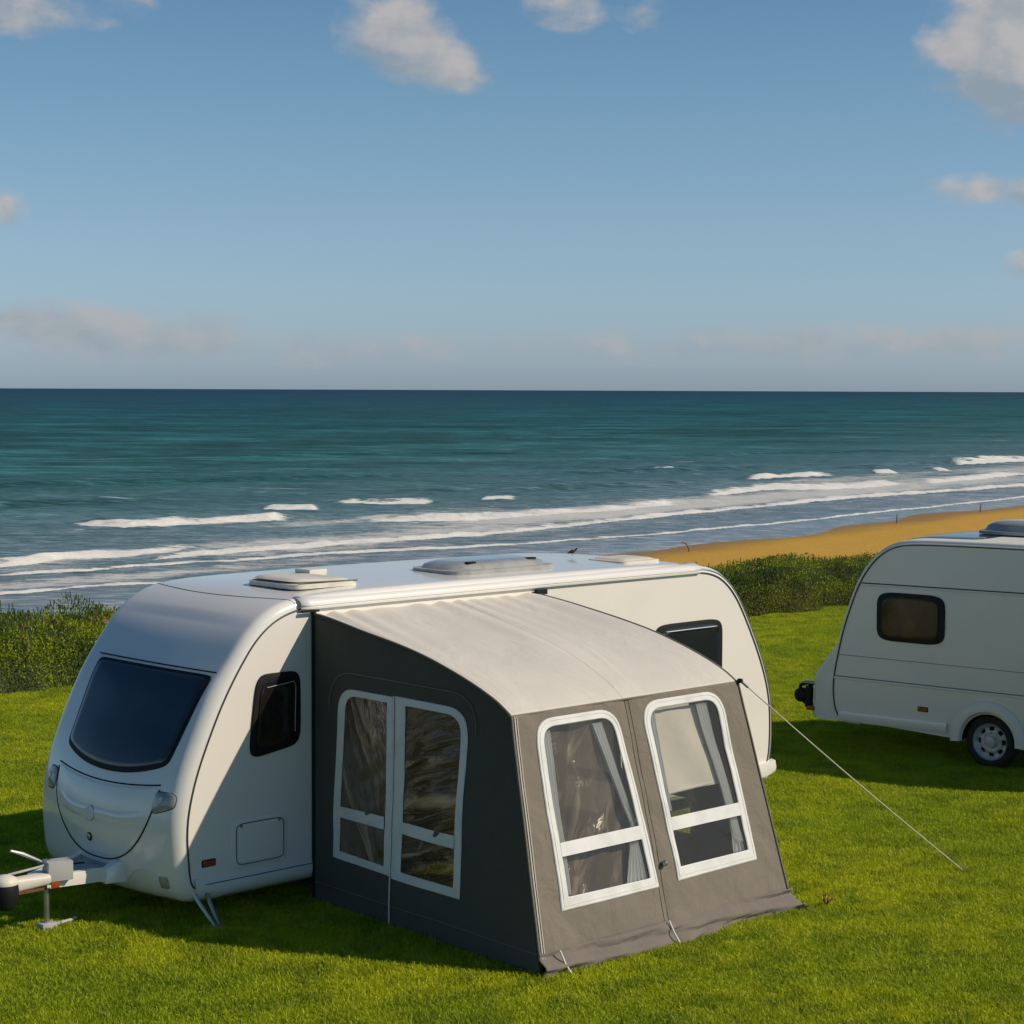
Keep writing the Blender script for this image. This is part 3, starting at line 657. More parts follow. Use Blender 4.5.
# awning rail along the roof edge
mb = MB()
def rail(x0, x1, z0, prof, mi=0):
    G = []
    for x in np.linspace(x0, x1, 40):
        zz_ = z0 - 0.004 * ((x - 2.2) / 2.6) ** 2
        G.append([Vector((x, py, zz_ + pz)) for py, pz in prof])
    mb.grid(G, mi)
rail(-0.14, 4.87, 2.475, [(0.09, 0.066), (0.03, 0.056), (-0.012, 0.040), (-0.028, 0.020), (-0.031, -0.002), (-0.024, -0.006), (-0.024, -0.012), (-0.030, -0.016), (-0.028, -0.030), (-0.004, -0.034)])
mb.build('awning_rail', WHITE, van, solid=0.004)
# seam where the front moulding meets the roof sheet
def kz(sh, cond):
    for i in range(sh.n):
        if cond(*sh.I[i]): return i / (sh.n - 1)
    return 1
kseam = kz(sh1, lambda x, z: x > -0.16 and z > 2.3)
pts = [sh1.P(kseam - 0.012 * (1 - (2 * y / W1 - 1) ** 2), y) + sh1.Nrm(kseam, y) * 0.0005 for y in np.linspace(0.015, W1 - 0.015, 50)]
line(van, pts, 0.0035, GASKET, 'roof_seam')
# --- front mouldings, set out on the bowed front
def front(kb, kt, yl, yr):
    """kb(i), kt(i): outline positions of bottom and top; yl(j), yr(j): edges"""
    def fn(i, j):
        y = yl(j) + (yr(j) - yl(j)) * i; return sh1.P(kb(i) + (kt(i) - kb(i)) * j, y)
    def nm(i, j):
        y = yl(j) + (yr(j) - yl(j)) * i; return sh1.Nrm(kb(i) + (kt(i) - kb(i)) * j, y)
    return fn, nm
def kat(z):                      # outline position of a height on the front
    I = sh1.I[:110]; c_ = [i for i in range(110) if I[i][0] < -0.2]
    j = min(c_, key=lambda i: abs(I[i][1] - z) + (0.3 if i < 4 else 0)); return j / (sh1.n - 1)

lerp = lambda a, b_, t_: a + (b_ - a) * t_
# big front window
kb = lambda i: 0.105 + 0.011 * abs(2 * i - 1) ** 2.2
fn, nm = front(kb, lambda i: 0.186, lambda j: lerp(0.215, 0.115, j ** 0.8), lambda j: lerp(1.66, 1.75, j))
w_ = patch_mb(fn, nm, 0.012, 46, 22).build('front_window', RUBBER, van)
sub = lambda i, j: fn(0.020 + i * 0.960, 0.045 + j * 0.92)
patch_mb(sub, nm, 0.020, 46, 18, dome=0.012).build('pane', GLASS, w_)
line(w_, [sh1.P(0.1885, y) + sh1.Nrm(0.1885, y) * 0.008 for y in np.linspace(0.10, 1.78, 40)], 0.006, RUBBER, 'top_trim')
# gas locker lid with its dark rim
def kbl(i): return 0.100 - 0.055 * max(0.0, 1 - abs(2 * i - 1) ** 2.6) ** 0.62
ktl = lambda i: 0.0965 + 0.0045 * abs(2 * i - 1) ** 2
fn, nm = front(kbl, ktl, lambda j: 0.225, lambda j: 1.68)
lid = patch_mb(fn, nm, 0.004, 46, 30, dome=0.006).build('locker_lid', WHITE, van)
rim = [sh1.P(kbl(i) - .001, 0.225 + 1.455 * i) + sh1.Nrm(kbl(i), 0.225 + 1.455 * i) * 0.001 for i in np.linspace(0, 1, 90)]
line(lid, rim, 0.0065, RUBBER, 'lid_seal')
rim = [sh1.P(ktl(i) + .0012, 0.225 + 1.455 * i) + sh1.Nrm(ktl(i), 0.225 + 1.455 * i) * 0.001 for i in np.linspace(0, 1, 50)]
line(lid, rim, 0.0065, RUBBER, 'lid_seal')
# moulded hand recess rib across the lid
rib = []
for i in np.linspace(0.07, 0.93, 50):
    k = 0.0745 + 0.014 * max(0, abs(2 * i - 1) - 0.45) ** 1.1; y = 0.225 + 1.455 * i
    rib.append((k, y))
G = []
for dk, off in [(-0.0065, 0.007), (-0.004, 0.012), (-0.001, 0.020), (0.002, 0.021), (0.004, 0.014), (0.0055, 0.007)]:
    G.append([sh1.P(k + dk, y) + sh1.Nrm(k, y) * (.004 + (off - .006) * min(1, 7 * q, 7 * (1 - q))) for (k, y), q in zip(rib, np.linspace(0, 1, len(rib)))])
MB().grid(G).build('lid_ridge', WHITE, lid)
def disc(c_, nrm, r, h, mat, name, parent, prof=None, n=28):
    q = nrm.to_track_quat('Z', 'Y').to_matrix().to_4x4(); q.translation = c_
    mb = MB().lathe(prof or [(r, 0), (r, h * .7), (r * .9, h), (0.001, h)], (0, 0, 0), 'z', n)
    mb.v = [tuple(q @ Vector(p)) for p in mb.v]
    return mb.build(name, mat, parent)
c0 = sh1.P(0.074, 1.02); n0 = sh1.Nrm(0.074, 1.02)
disc(c0 + n0 * 0.018, n0, .055, .010, WHITE, 'lid_handle', lid, [(0.066, 0), (0.064, .008), (0.056, .010), (0.050, .002), (0.001, .002)])
c0 = sh1.P(0.057, 1.035); n0 = sh1.Nrm(0.057, 1.035)
lk = disc(c0 + n0 * 0.006, n0, .036, .010, RUBBER, 'lid_lock', lid)
disc(c0 + n0 * 0.014, n0, .024, .005, CHROME, 'lock_barrel', lk)
# clear front lamps
for (y0, y1, k0, k1, sk) in ((0.04, 0.275, 0.081, 0.0985, 1), (1.675, 1.85, 0.081, 0.0985, -1)):
    fn, nm = front(lambda i: lerp(k0, k0 + (0.006 if sk > 0 else 0), 1 - i if sk > 0 else i), lambda i: k1, lambda j: y0, lambda j: y1)
    lp = patch_mb(fn, nm, 0.004, 20, 4.0, dome=0.004).build('front_lamp', GASKET, van)
    f2 = lambda i, j: fn(.025 + .95 * i, .03 + .94 * j)
    patch_mb(f2, nm, 0.006, 26, 4.0, dome=0.014).build('lamp_lens', LENS, lp)
    c0 = fn(0.6, 0.55); n0 = nm(.5, .5)
    disc(c0 + n0 * .014, n0, .030, .010, SMOKE, 'lamp_bowl', lp)
# small marker lens low on the bumper
fn, nm = front(lambda i: 0.034, lambda i: 0.041, lambda j: 0.10, lambda j: 0.20)
patch_mb(fn, nm, 0.008, 12, 6).build('bumper_lamp', LENS, van)
for a, b_, k0 in ((0.10, 0.60, 0.0335),):
    line(van, [sh1.P(k0 + 0.010 * math.sin(math.pi * t_), lerp(a, b_, t_)) + sh1.Nrm(k0, lerp(a, b_, t_)) * 0.002 for t_ in np.linspace(0, 1, 24)], 0.005, WHITE, 'bumper_crease')
# near side: tapered window, service hatch, marker, skirt line
def wf(i, j):
    z = lerp(1.30, 1.945, j); xl = lerp(-0.665, -0.575, j); xr = -0.135
    return Vector((lerp(xl, xr, i), 0, z + (0.075 * (i - 0.5) * (1 - j))))
window(van, wf, lambda i, j: Vector((0, -1, 0)), GLASSW, 0.10, 0.035, 6)
MB().tube([wf(.20, .84) + Vector((0, -.044, 0)), wf(.80, .87) + Vector((0, -.044, 0)), wf(.84, .80) + Vector((0, -.044, 0)), wf(.84, .2) + Vector((0, -.044, 0))], 0.004, 6).build('window_rim', GREYPL, van)
fn, nm = flat(-0.83, 0.385, -0.27, 0.79)
h = patch_mb(fn, nm, 0.010, 22, 9).build('service_hatch', WHITE, van)
f2 = lambda i, j: fn(.075 + .85 * i, .09 + .82 * j)
patch_mb(f2, nm, 0.013, 22, 12).build('hatch_door', PANEL, h)
def loop(fn_, off, r, mat, name, parent, p=9, n=60):
    pts = []
    for q in range(n):
        a = 2 * math.pi * q / n; x, y_ = math.cos(a), math.sin(a); m_ = max(abs(x), abs(y_)); x, y_ = squircle(x / m_, y_ / m_, p)
        pts.append(fn_((x + 1) / 2, (y_ + 1) / 2) + Vector((0, off, 0)))
    return MB().tube(pts, r, 6, closed=True).build(name, mat, parent)
loop(f2, -0.0125, 0.004, GASKET, 'hatch_seal', h)
for x in (-0.36, -0.74): disc(Vector((x, -.013, 0.735)), Vector((0, -1, 0)), .013, .008, CHROME, 'hatch_lock', h)
fn, nm = flat(-1.12, 0.455, -0.985, 0.515); mk = patch_mb(fn, nm, 0.010, 8, 14).build('side_marker', RUBBER, van)
f3 = lambda i, j: fn(.08 + .84 * i, .14 + .72 * j); patch_mb(f3, nm, 0.016, 8, 14).build('marker_lens', AMBER, mk)
for x in (2.4,):
    fn, nm = flat(x, 0.455, x + .11, 0.515); mk = patch_mb(fn, nm, 0.010, 8, 14).build('side_marker', RUBBER, van)
    f3 = lambda i, j: fn(.08 + .84 * i, .14 + .72 * j); patch_mb(f3, nm, 0.016, 8, 14).build('marker_lens', AMBER, mk)
# hitch cables
MB().tube([(-2.42, .72, .46), (-2.30, .80, .50), (-2.15, .84, .42), (-1.95, .86, .46), (-1.62, .92, .42)], .007, 8).build('brake_cable', RUBBER, van)
# skirt along the bottom
G = []
for x in np.linspace(-1.19, 5.98, 60):
    up_ = max(0, (-1.02 - x)) * 0.25
    G.append([Vector((x, y, z + up_)) for y, z in ((-0.001, 0.335), (-0.014, 0.328), (-0.020, 0.30), (-0.020, 0.255), (-0.010, 0.235), (0.05, 0.23))])
MB().grid(G).build('skirt', WHITE, van)
line(van, [(-1.10, -0.017, 0.318), (6.0, -0.017, 0.318)], 0.004, GASKET, 'skirt_seam')
# rear window of the near side and the door and window hidden behind the awning
fn, nm = flat(4.22, 1.32, 5.235, 1.965); window(van, fn, nm, GLASS, 0.065, 0.035, 7)
line(van, [(4.34, -.052, 1.895), (5.10, -.052, 1.895)], 0.006, CHROME, 'window_stay')
fn, nm = flat(2.9, 0.34, 3.5, 2.15); dr = patch_mb(fn, nm, 0.012, 18, 14).build('door', WHITE, van)
fn, nm = flat(3.0, 1.40, 3.4, 1.95); window(dr, fn, nm, GLASS, 0.10, 0.03, 7)
disc(Vector((3.42, -.014, 1.15)), Vector((0, -1, 0)), .03, .03, RUBBER, 'door_handle', dr)
fn, nm = flat(0.65, 1.25, 1.75, 1.9); window(van, fn, nm, GLASS, 0.07, 0.035, 7)
# off side windows
for x0, x1 in ((0.0, 0.8), (1.4, 2.8), (4.2, 5.2)):
    def fo(i, j, x0=x0, x1=x1): return Vector((lerp(x1, x0, i), W1, lerp(1.3, 1.93, j)))
    window(van, fo, lambda i, j: Vector((0, 1, 0)), GLASS, 0.07, 0.035, 7)
# rear corner moulding under the back edge
G = []
for x in np.linspace(5.72, 6.09, 14):
    t_ = (x - 5.72) / .37; G.append([Vector((x, y, z)) for y, z in ((0.02, 0.40 + .02 * t_), (-0.03, 0.39 + .02 * t_), (-0.045, 0.34), (-0.035, 0.25 + .05 * t_ ** 3), (0.05, 0.23 + .06 * t_ ** 3))])
MB().grid(G).build('rear_corner', WHITE, van)
# roof lights and vents
def roof_unit(parent, x0, x1, y0, y1, z, hgt_, mat, name, p=4, tilt=0.0, collar=True, dome=0.6, cm=None):
    def fn(i, j): return Vector((lerp(x0, x1, i), lerp(y0, y1, j), z + tilt * (1 - i)))
    nz = lambda i, j: Vector((0, 0, 1))
    o = None
    if collar:
        def fc(i, j): return Vector((lerp(x0 - .02, x1 + .02, i), lerp(y0 - .02, y1 + .02, j), z - .02))
        base_ = patch_mb(fc, nz, 0.035, 20, p + 2).build(name, cm or CREAM, parent)
        o = base_
    G = []; n = 26
    for a in np.linspace(-1, 1, n):
        row = []
        for b_ in np.linspace(-1, 1, n):
            x, y_ = squircle(a, b_, p); q = max(abs(a), abs(b_)); pt = fn((x + 1) / 2, (y_ + 1) / 2)
            pt.z += hgt_ * (1 - q ** 5) ** dome; row.append(pt)
        G.append(row)
    mb = MB().grid(G)
    return mb.build('lid' if collar else name, mat, o or parent)
roof_unit(van, 0.06, 0.74, 0.30, 0.98, 2.600, 0.035, CREAM, 'roof_light', 5, 0.03)
line(van, [(.10, .29, 2.628), (.72, .29, 2.612)], .006, GASKET, 'roof_light_hinge')
roof_unit(van, 1.90, 3.18, 0.30, 0.98, 2.600, 0.085, SMOKE, 'roof_light', 4, 0.0, cm=GREYPL)
for x in (2.15, 2.92): MB().box((x, .40, 2.672), (.10, .05, .018)).build('roof_light_catch', RUBBER, van, bevel=.004)
roof_unit(van, 4.10, 4.62, 0.30, 0.78, 2.565, 0.035, CREAM, 'roof_vent', 6, 0.0)
mb = MB()
for x in (1.05,): mb.box((x, 1.35, 2.60), (0.20, 0.22, 0.04))
mb.build('roof_vent', CREAM, van, bevel=0.01)
# corner steadies
def steady(parent, x, y, sg, zt=0.24, L_=0.30):
    mb = MB()
    for dx in (0.0, 0.055):
        pts = [(x + dx * 1.3, y, zt + .02), (x + dx - sg * 0.10 * 0 + sg * .12, y - .02, zt * .55), (x + dx * .4 + sg * L_ * .75, y - .06, 0.018)]
        mb.tube(pts, [0.020, 0.016, 0.015], 8)
    mb.box((x + .02 + sg * L_ * .75, y - .06, 0.012), (0.15, 0.10, 0.022))
    return mb.build('corner_steady', CHROME, parent, bevel=0.002)
mb = MB()
for dx in (0.0, 0.085):
    mb.tube([(-1.18 + dx * 1.5, .06, .30), (-1.17 + dx * 1.2, -.02, .20), (-1.12 + dx * .5, -.17, .02)], [0.024, 0.019, 0.015], 8)
mb.box((-1.10, -.18, .012), (.13, .09, .022)); mb.build('corner_steady', CHROME, van, bevel=0.002)
steady(van, -0.9, W1 - .25, 1, 0.24, .12); steady(van, 5.4, 0.2, -1, .25, .12); steady(van, 5.4, W1 - .25, -1, .25, .12)
for y in (0.14, W1 - .14): wheel(van, 2.35, y) 
MB().tube([(2.35, 0.2, .31), (2.35, W1 - .2, .31)], 0.035, 10).build('axle', STEEL, van)
MB().box((2.2, W1 / 2, .24), (6.5, 1.2, .07)).build('chassis', STEEL, van, bevel=0.01)
# draw bar
TIP = Vector((-2.50, 0.66, 0.40))
db = MB()
for a in (Vector((-1.40, 0.66, 0.36)), Vector((-1.40, 1.30, 0.36))):
    e_ = TIP + Vector((0.30, (a.y - TIP.y) * .16, 0.0)); dv = (e_ - a); nn = Vector((-dv.y, dv.x, 0)).normalized() * 0.032
    q = [a + nn, a - nn, e_ - nn, e_ + nn]; hh2 = Vector((0, 0, 0.052))
    db.add([p - hh2 for p in q] + [p + hh2 for p in q], [(0, 1, 2, 3), (4, 7, 6, 5), (0, 4, 5, 1), (1, 5, 6, 2), (2, 6, 7, 3), (3, 7, 4, 0)])
dbo = db.build('drawbar', WHITE, van, bevel=0.006)
mb = MB().add([(-1.62, .60, .30), (-1.62, .70, .30), (-1.36, .76, .29), (-1.36, .58, .29), (-1.60, .62, .425), (-1.60, .68, .425), (-1.36, .72, .50), (-1.36, .61, .50)], [(0, 1, 2, 3), (4, 7, 6, 5), (0, 4, 5, 1), (1, 5, 6, 2), (2, 6, 7, 3), (3, 7, 4, 0)]); mb.build('drawbar_fairing', WHITE, dbo, bevel=0.014)
MB().box((-2.02, 0.66, 0.475), (0.20, 0.15, 0.15), rot=Matrix.Rotation(R(-12), 3, 'Z')).build('hitch_box', STEEL, dbo, bevel=0.008)
MB().box((-1.62, 0.98, 0.39), (0.36, 0.34, 0.02)).build('step_plate', STEEL, dbo, bevel=0.006)
# coupling body
G = []
for t_ in np.linspace(0, 1, 14):
    x = lerp(-2.13, -2.50, t_); ww = lerp(0.085, 0.050, t_) ; hh_ = lerp(0.045, 0.060, t_); z = 0.425 - 0.012 * t_
    G.append([Vector((x, 0.66 + ww * math.copysign(abs(math.cos(a)) ** .6, math.cos(a)), z + hh_ * math.copysign(abs(math.sin(a)) ** .6, math.sin(a)))) for a in np.linspace(0, 2 * math.pi, 21)])
MB().grid(G).build('coupling', CREAM, dbo, weld=True)
MB().box((-2.31, 0.66, 0.362), (0.33, 0.10, 0.035)).build('coupling_base', RUST, dbo, bevel=0.006)
MB().box((-2.10, 0.565, 0.385), (0.07, 0.012, 0.05)).build('red_marker', AMBER, dbo, bevel=0.003)
mb = MB().tube([(-2.50, 0.70, 0.44), (-2.48, .70, .475), (-2.43, 0.70, 0.495), (-2.2, 0.68, 0.515), (-1.95, 0.66, 0.545)], 0.010, 8); mb.build('grab_rail', STEEL, dbo)
# hand brake lever: flat tapered blade with a grip
pts = [Vector((-2.02, 0.78, 0.47)), Vector((-2.12, .785, .54)), Vector((-2.26, 0.79, 0.615)), Vector((-2.36, .79, .655))]
mb = MB(); mb.tube(pts, [0.012, 0.017, 0.020, 0.012], 8); mb.build('handbrake', CHROME, dbo)
# dark rubber hood hanging on the coupling head
mb = MB().lathe([(0.001, -.13), (.05, -.128), (.085, -.10), (.102, -.04), (.106, .02), (.098, .075), (.090, .088)], (-2.52, .60, .385), 'z', 24)
hd = mb.build('coupling_hood', RUBBER, dbo)
MB().lathe([(.102, .070), (.102, .088), (.088, .115), (.05, .135), (.001, .142)], (-2.52, .60, .385), 'z', 24).build('hood_cap', CREAM, hd)
jk = MB().tube([(-2.10, .70, .06), (-2.10, .70, .52)], 0.022, 12).tube([(-2.10, .70, .52), (-2.10, .70, .56)], 0.03, 12).build('jockey_post', CHROME, van)
mb = MB().box((-2.10, .70, .035), (.13, .11, .055)); mb.tube([(-2.05, .70, .03), (-1.86, .72, .035), (-1.82, .72, .05)], [.018, .014, .012], 8); mb.build('jockey_foot', STEEL, jk, bevel=0.012)

# ================================================================== AWNING
aw = tag(empty('caravan_awning', ORG, RZ), 'grey fabric awning with four framed windows, fixed to the side of the larger caravan', 'awning')
def eave(t_):                                  # roof line, t 0 at the caravan, 1 at the front edge
    ys = [0.03, -.35, -.74, -1.1, -1.46, -1.75, -1.95, -2.12, -2.27, -2.37, -2.41]; zs = [2.395, 2.355, 2.30, 2.245, 2.18, 2.105, 2.045, 1.985, 1.925, 1.868, 1.842]
    u_ = np.linspace(0, 1, len(ys)); return float(np.interp(t_, u_, ys)), float(np.interp(t_, u_, zs))
EV = resample([(eave(t_)) for t_ in np.linspace(0, 1, 11)], 70, 2)
X0, X1 = 0.0, 2.58
def roofpt(a, b_):                             # a across 0..1, b_ out 0..1
    f = b_ * 69; i = int(min(f, 68)); y, z = EV[i] * (1 - (f - i)) + EV[i + 1] * (f - i)
    x = lerp(lerp(X0, -0.055, b_), lerp(2.60, 2.555, b_), a)
    sag = -0.028 * math.sin(math.pi * ((a * 2) % 1)) * math.sin(math.pi * b_) ** 0.8
    wr = 0.012 * math.exp(-b_ * 3.4) * math.sin((a * 21 + 5 * b_ * (1 - a)) * 3.1 + 3 * math.sin(a * 9)) * (0.35 + 0.65 * math.sin(a * 7 + 1) ** 2)
    return Vector((x, y, z + sag + wr))
G = [[roofpt(a, b_) for b_ in np.linspace(0, 1, 90)] for a in np.linspace(0, 1, 160)]
MB().grid(G).build('roof_panel', F_ROOF, aw, solid=0.006)
line(aw, [roofpt(.62 - .15 * b_, b_) + Vector((0, 0, .001)) for b_ in np.linspace(.05, 1, 50)], 0.0028, F_TAUPE, 'roof_seam')
# vertical walls are drawn as fine cloth grids with window openings cut out
def rquad(c_, rad, n=8):
    """rounded quadrilateral; c_ = BL, TL, TR, BR; rad per corner"""
    P = [Vector(p) for p in c_]; out_ = []
    for i in range(4):
        p = P[i]; a = P[i - 1]; b_ = P[(i + 1) % 4]; r = max(rad[i], 1e-4)
        d0 = (a - p).normalized() * r; d1 = (b_ - p).normalized() * r
        for k in range(n + 1):
            t_ = k / n; q0 = p + d0 * (1 - t_) ; q1 = p + d1 * t_
            w0 = (1 - t_) ** 2; w1 = t_ ** 2; w2 = 2 * t_ * (1 - t_)
            out_.append((p + d0) * w0 + p * w2 + (p + d1) * w1)
    return out_
def inside(poly, x, y):
    c_ = False; j = len(poly) - 1
    for i in range(len(poly)):
        if (poly[i].y > y) != (poly[j].y > y) and x < (poly[j].x - poly[i].x) * (y - poly[i].y) / (poly[j].y - poly[i].y) + poly[i].x: c_ = not c_
        j = i
    return c_
def dens(*ls):
    """subdivide matched outlines together so that they follow the cloth"""
    n = len(ls[0]); outs = [[] for _ in ls]
    for i in range(n):
        j = (i + 1) % n; k = max(1, int((Vector(ls[0][j]) - Vector(ls[0][i])).length / .03))
        for q in range(k):
            for o_, l_ in zip(outs, ls): o_.append(Vector(l_[i]).lerp(Vector(l_[j]), q / k))
    return outs
def ring(mapf, nrm, A_, B_, off, th, mat, name, parent):
    A_, B_ = dens(A_, B_)
    n = len(A_); mb = MB()
    a0 = [mapf(p) + nrm * off for p in A_]; b0 = [mapf(p) + nrm * off for p in B_]
    mid = [mapf((p + q) / 2) + nrm * (off + th) for p, q in zip(A_, B_)]
    a1 = [mapf(p * .92 + q * .08) + nrm * (off + th) for p, q in zip(A_, B_)]; b1_ = [mapf(p * .08 + q * .92) + nrm * (off + th) for p, q in zip(A_, B_)]
    vs = a0 + a1 + mid + b1_ + b0
    fs = [(r_ * n + i, r_ * n + (i + 1) % n, (r_ + 1) * n + (i + 1) % n, (r_ + 1) * n + i) for r_ in range(4) for i in range(n)]
    return mb.add(vs, fs).build(name, mat, parent)
def pane_sheet(mapf, nrm, poly, off, mat, name, parent, wav=0.006, seed=0):
    poly = dens(poly)[0]; c_ = sum(poly, Vector((0, 0))) / len(poly); G = []
    for k in range(41):
        s_k = k / 40; row = []
        for p in poly + [poly[0]]:
            q = c_ + (p - c_) * s_k
            dz = wav * (1 - s_k ** 4) * (math.sin(q.x * 14 + 6 * q.y + seed) * math.sin(q.y * 9 + seed * 2 + 3 * q.x) + (.8 * abs(math.sin(q.x * 7 + q.y * 17 + 1.5 * math.sin(3 * q.x + seed))) if wav > .01 else 0))
            row.append(mapf(q) + nrm * (off + dz))
        G.append(row)
    return MB().grid(G).build(name, mat, parent)
def strip(mapf, nrm, quad, off, th, mat, name, parent):
    a = [Vector(p) for p in quad]; G = []
    for q in np.linspace(0, 1, 34):
        lo, hi = a[0].lerp(a[1], q), a[3].lerp(a[2], q)
        G.append([mapf(lo) + nrm * off] + [mapf(lo.lerp(hi, w_)) + nrm * (off + th) for w_ in (0, .33, .66, 1)] + [mapf(hi) + nrm * off])
    return MB().grid(G).build(name, mat, parent)
# front wall
ZT = 1.845
def fmap(p):
    x, z = p[0], p[1]; t_ = z / ZT
    fade = min(1, max(0, x + .2) * 4, max(0, 2.65 - x) * 4)
    dep_ = (0.042 * (vnoise(np.array([x * 2.4 + z * 1.9]), np.array([z * .8 - x * .5 + 5]), 71, 4)[0] - .5) - 0.008 * math.exp(-((x - 1.2) / .05) ** 2)) * fade
    return Vector((x, -2.91 + 0.49 * t_, z)) + NF * dep_
NF = Vector((0, -ZT, 0.49)).normalized()
fxl = lambda z: lerp(-0.205, -0.052, z / ZT); fxr = lambda z: lerp(2.70, 2.555, z / ZT)
HOLES = []
FW = [dict(o=[(.115, .42), (.16, 1.79), (1.07, 1.79), (1.175, .42)], i=[(.20, .51), (.235, 1.725), (1.005, 1.725), (1.085, .50)], bar=(.795, .895)),
      dict(o=[(1.39, .43), (1.345, 1.80), (2.315, 1.80), (2.385, .44)], i=[(1.45, .53), (1.425, 1.735), (2.235, 1.735), (2.29, .53)], bar=(.805, .905))]
for f in FW:
    f['O'] = rquad(f['o'], (.01, .21, .21, .01)); f['I'] = rquad(f['i'], (.01, .14, .14, .01)); f['M'] = rquad([(a[0] * .5 + b_[0] * .5, a[1] * .5 + b_[1] * .5) for a, b_ in zip(f['o'], f['i'])], (.01, .17, .17, .01))
nx, nz = 150, 96; P_ = []; UV = []
for a in range(nx + 1):
    row = []; ru = []
    for c_ in range(nz + 1):
        z = ZT * c_ / nz * 0.93 + 0.07 * ZT; x = lerp(fxl(z), fxr(z), a / nx)
        row.append(fmap((x, z))); ru.append((x, z))
    P_.append(row); UV.append(ru)
def skp(i, j):
    x = (UV[i][j][0] + UV[i + 1][j + 1][0]) / 2; z = (UV[i][j][1] + UV[i + 1][j + 1][1]) / 2
    return any(inside(f['M'], x, z) for f in FW)
fwall = MB().grid(P_, skip=skp).build('front_wall', F_TAUPE, aw, solid=0.004)
line(fwall, [fmap((lerp(1.195, 1.165, 1 - z / ZT), z)) + NF * .004 for z in np.linspace(.14, ZT, 20)], 0.004, F_TAUPE, 'seam')
line(fwall, [fmap((lerp(1.235, 1.215, 1 - z / ZT), z)) + NF * .004 for z in np.linspace(.14, ZT, 20)], 0.0025, F_TAUPE, 'seam')
for k, f in enumerate(FW):
    wn_ = ring(fmap, NF, f['O'], f['I'], 0.006, 0.006, PVC, 'window', fwall)
    loopa = rquad([(lerp(a[0], b_[0], .35), lerp(a[1], b_[1], .35)) for a, b_ in zip(f['o'], f['i'])], (.01, .19, .19, .01))
    MB().tube([fmap(p) + NF * .0125 for p in dens(loopa)[0]], 0.0022, 5, closed=True).build('stitched_piping', CREAM, wn_)
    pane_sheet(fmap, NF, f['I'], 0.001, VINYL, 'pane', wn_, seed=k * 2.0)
    z0, z1 = f['bar']; xl = lambda z: lerp(f['i'][0][0], f['i'][1][0], (z - .5) / 1.23) - .005; xr = lambda z: lerp(f['i'][3][0], f['i'][2][0], (z - .5) / 1.23) + .005
    strip(fmap, NF, [(xl(z0), z0), (xr(z0), z0), (xr(z1), z1), (xl(z1), z1)], .008, .005, PVC, 'window_bar', wn_)
def curtain(mapf, nrm, top, bot, z0, z1, off, parent, waist=None, mat=F_CURT, nf=5, amp=.012, seed=0):
    """gathered cloth: x range at top and bottom, optional tie-back waist"""
    G = []
    for t_ in np.linspace(0, 1, 34):
        z = lerp(z0, z1, t_); a = lerp(bot[0], top[0], t_); b_ = lerp(bot[1], top[1], t_)
        if waist: q = math.exp(-((z - waist[2]) / .22) ** 2); a = lerp(a, waist[0], q); b_ = lerp(b_, waist[1], q)
        G.append([mapf((lerp(a, b_, s_k), z)) + nrm * (off + amp * math.sin(2 * math.pi * nf * s_k + seed + .6 * math.sin(3 * z))) for s_k in np.linspace(0, 1, 60)])
    return MB().grid(G).build('curtain', mat, parent)
ws = [c for c in fwall.children if c.name.startswith('window')]
curtain(fmap, NF, (.235, .36), (.205, .26), .52, 1.70, -.030, ws[0], nf=4)
curtain(fmap, NF, (.80, .93), (1.03, 1.085), .86, 1.70, -.035, ws[0], nf=4)
curtain(fmap, NF, (1.02, 1.04), (.86, 1.08), .50, .93, -.030, ws[0], nf=5, seed=1)
curtain(fmap, NF, (1.43, 1.54), (1.45, 1.51), .95, 1.72, -.030, ws[1], nf=3)
curtain(fmap, NF, (2.02, 2.14), (2.20, 2.285), .60, 1.72, -.030, ws[1], nf=4, seed=2)
curtain(fmap, NF, (2.18, 2.26), (2.15, 2.29), .53, .88, -.040, ws[1], nf=3, seed=1)
# roller blind half lowered behind the right front window
G = [[fmap((lerp(lerp(1.475, 1.50, t_), lerp(2.20, 2.08, t_), s_k), lerp(1.08, 1.72, t_))) + NF * (-.06 + .004 * math.sin(9 * s_k + 4 * t_)) for s_k in np.linspace(0, 1, 20)] for t_ in np.linspace(0, 1, 20)]
MB().grid(G).build('blind', LINER, ws[1])
MB().tube([fmap((1.47, 1.08)) - NF * .06, fmap((2.20, 1.10)) - NF * .06], .012, 8).build('blind_bar', PVC, ws[1])
G = [[fmap((lerp(.19, 1.10, s_k), lerp(.47, 1.74, t_))) + NF * (-.075 + .012 * math.sin(11 * s_k + 7 * t_) + .012 * math.sin(19 * (s_k - .6 * t_))) for s_k in np.linspace(0, 1, 60)] for t_ in np.linspace(0, 1, 60)]
MB().grid(G).build('fly_screen', SCREEN, ws[0])
# zip pull in the middle of the front wall
zp = MB().lathe([(.001, -.02), (.02, -.016), (.026, 0), (.02, .016), (.001, .02)], fmap((1.255, .585)) + NF * .03, 'y', 14); zp.build('toggle', CHROME, fwall)
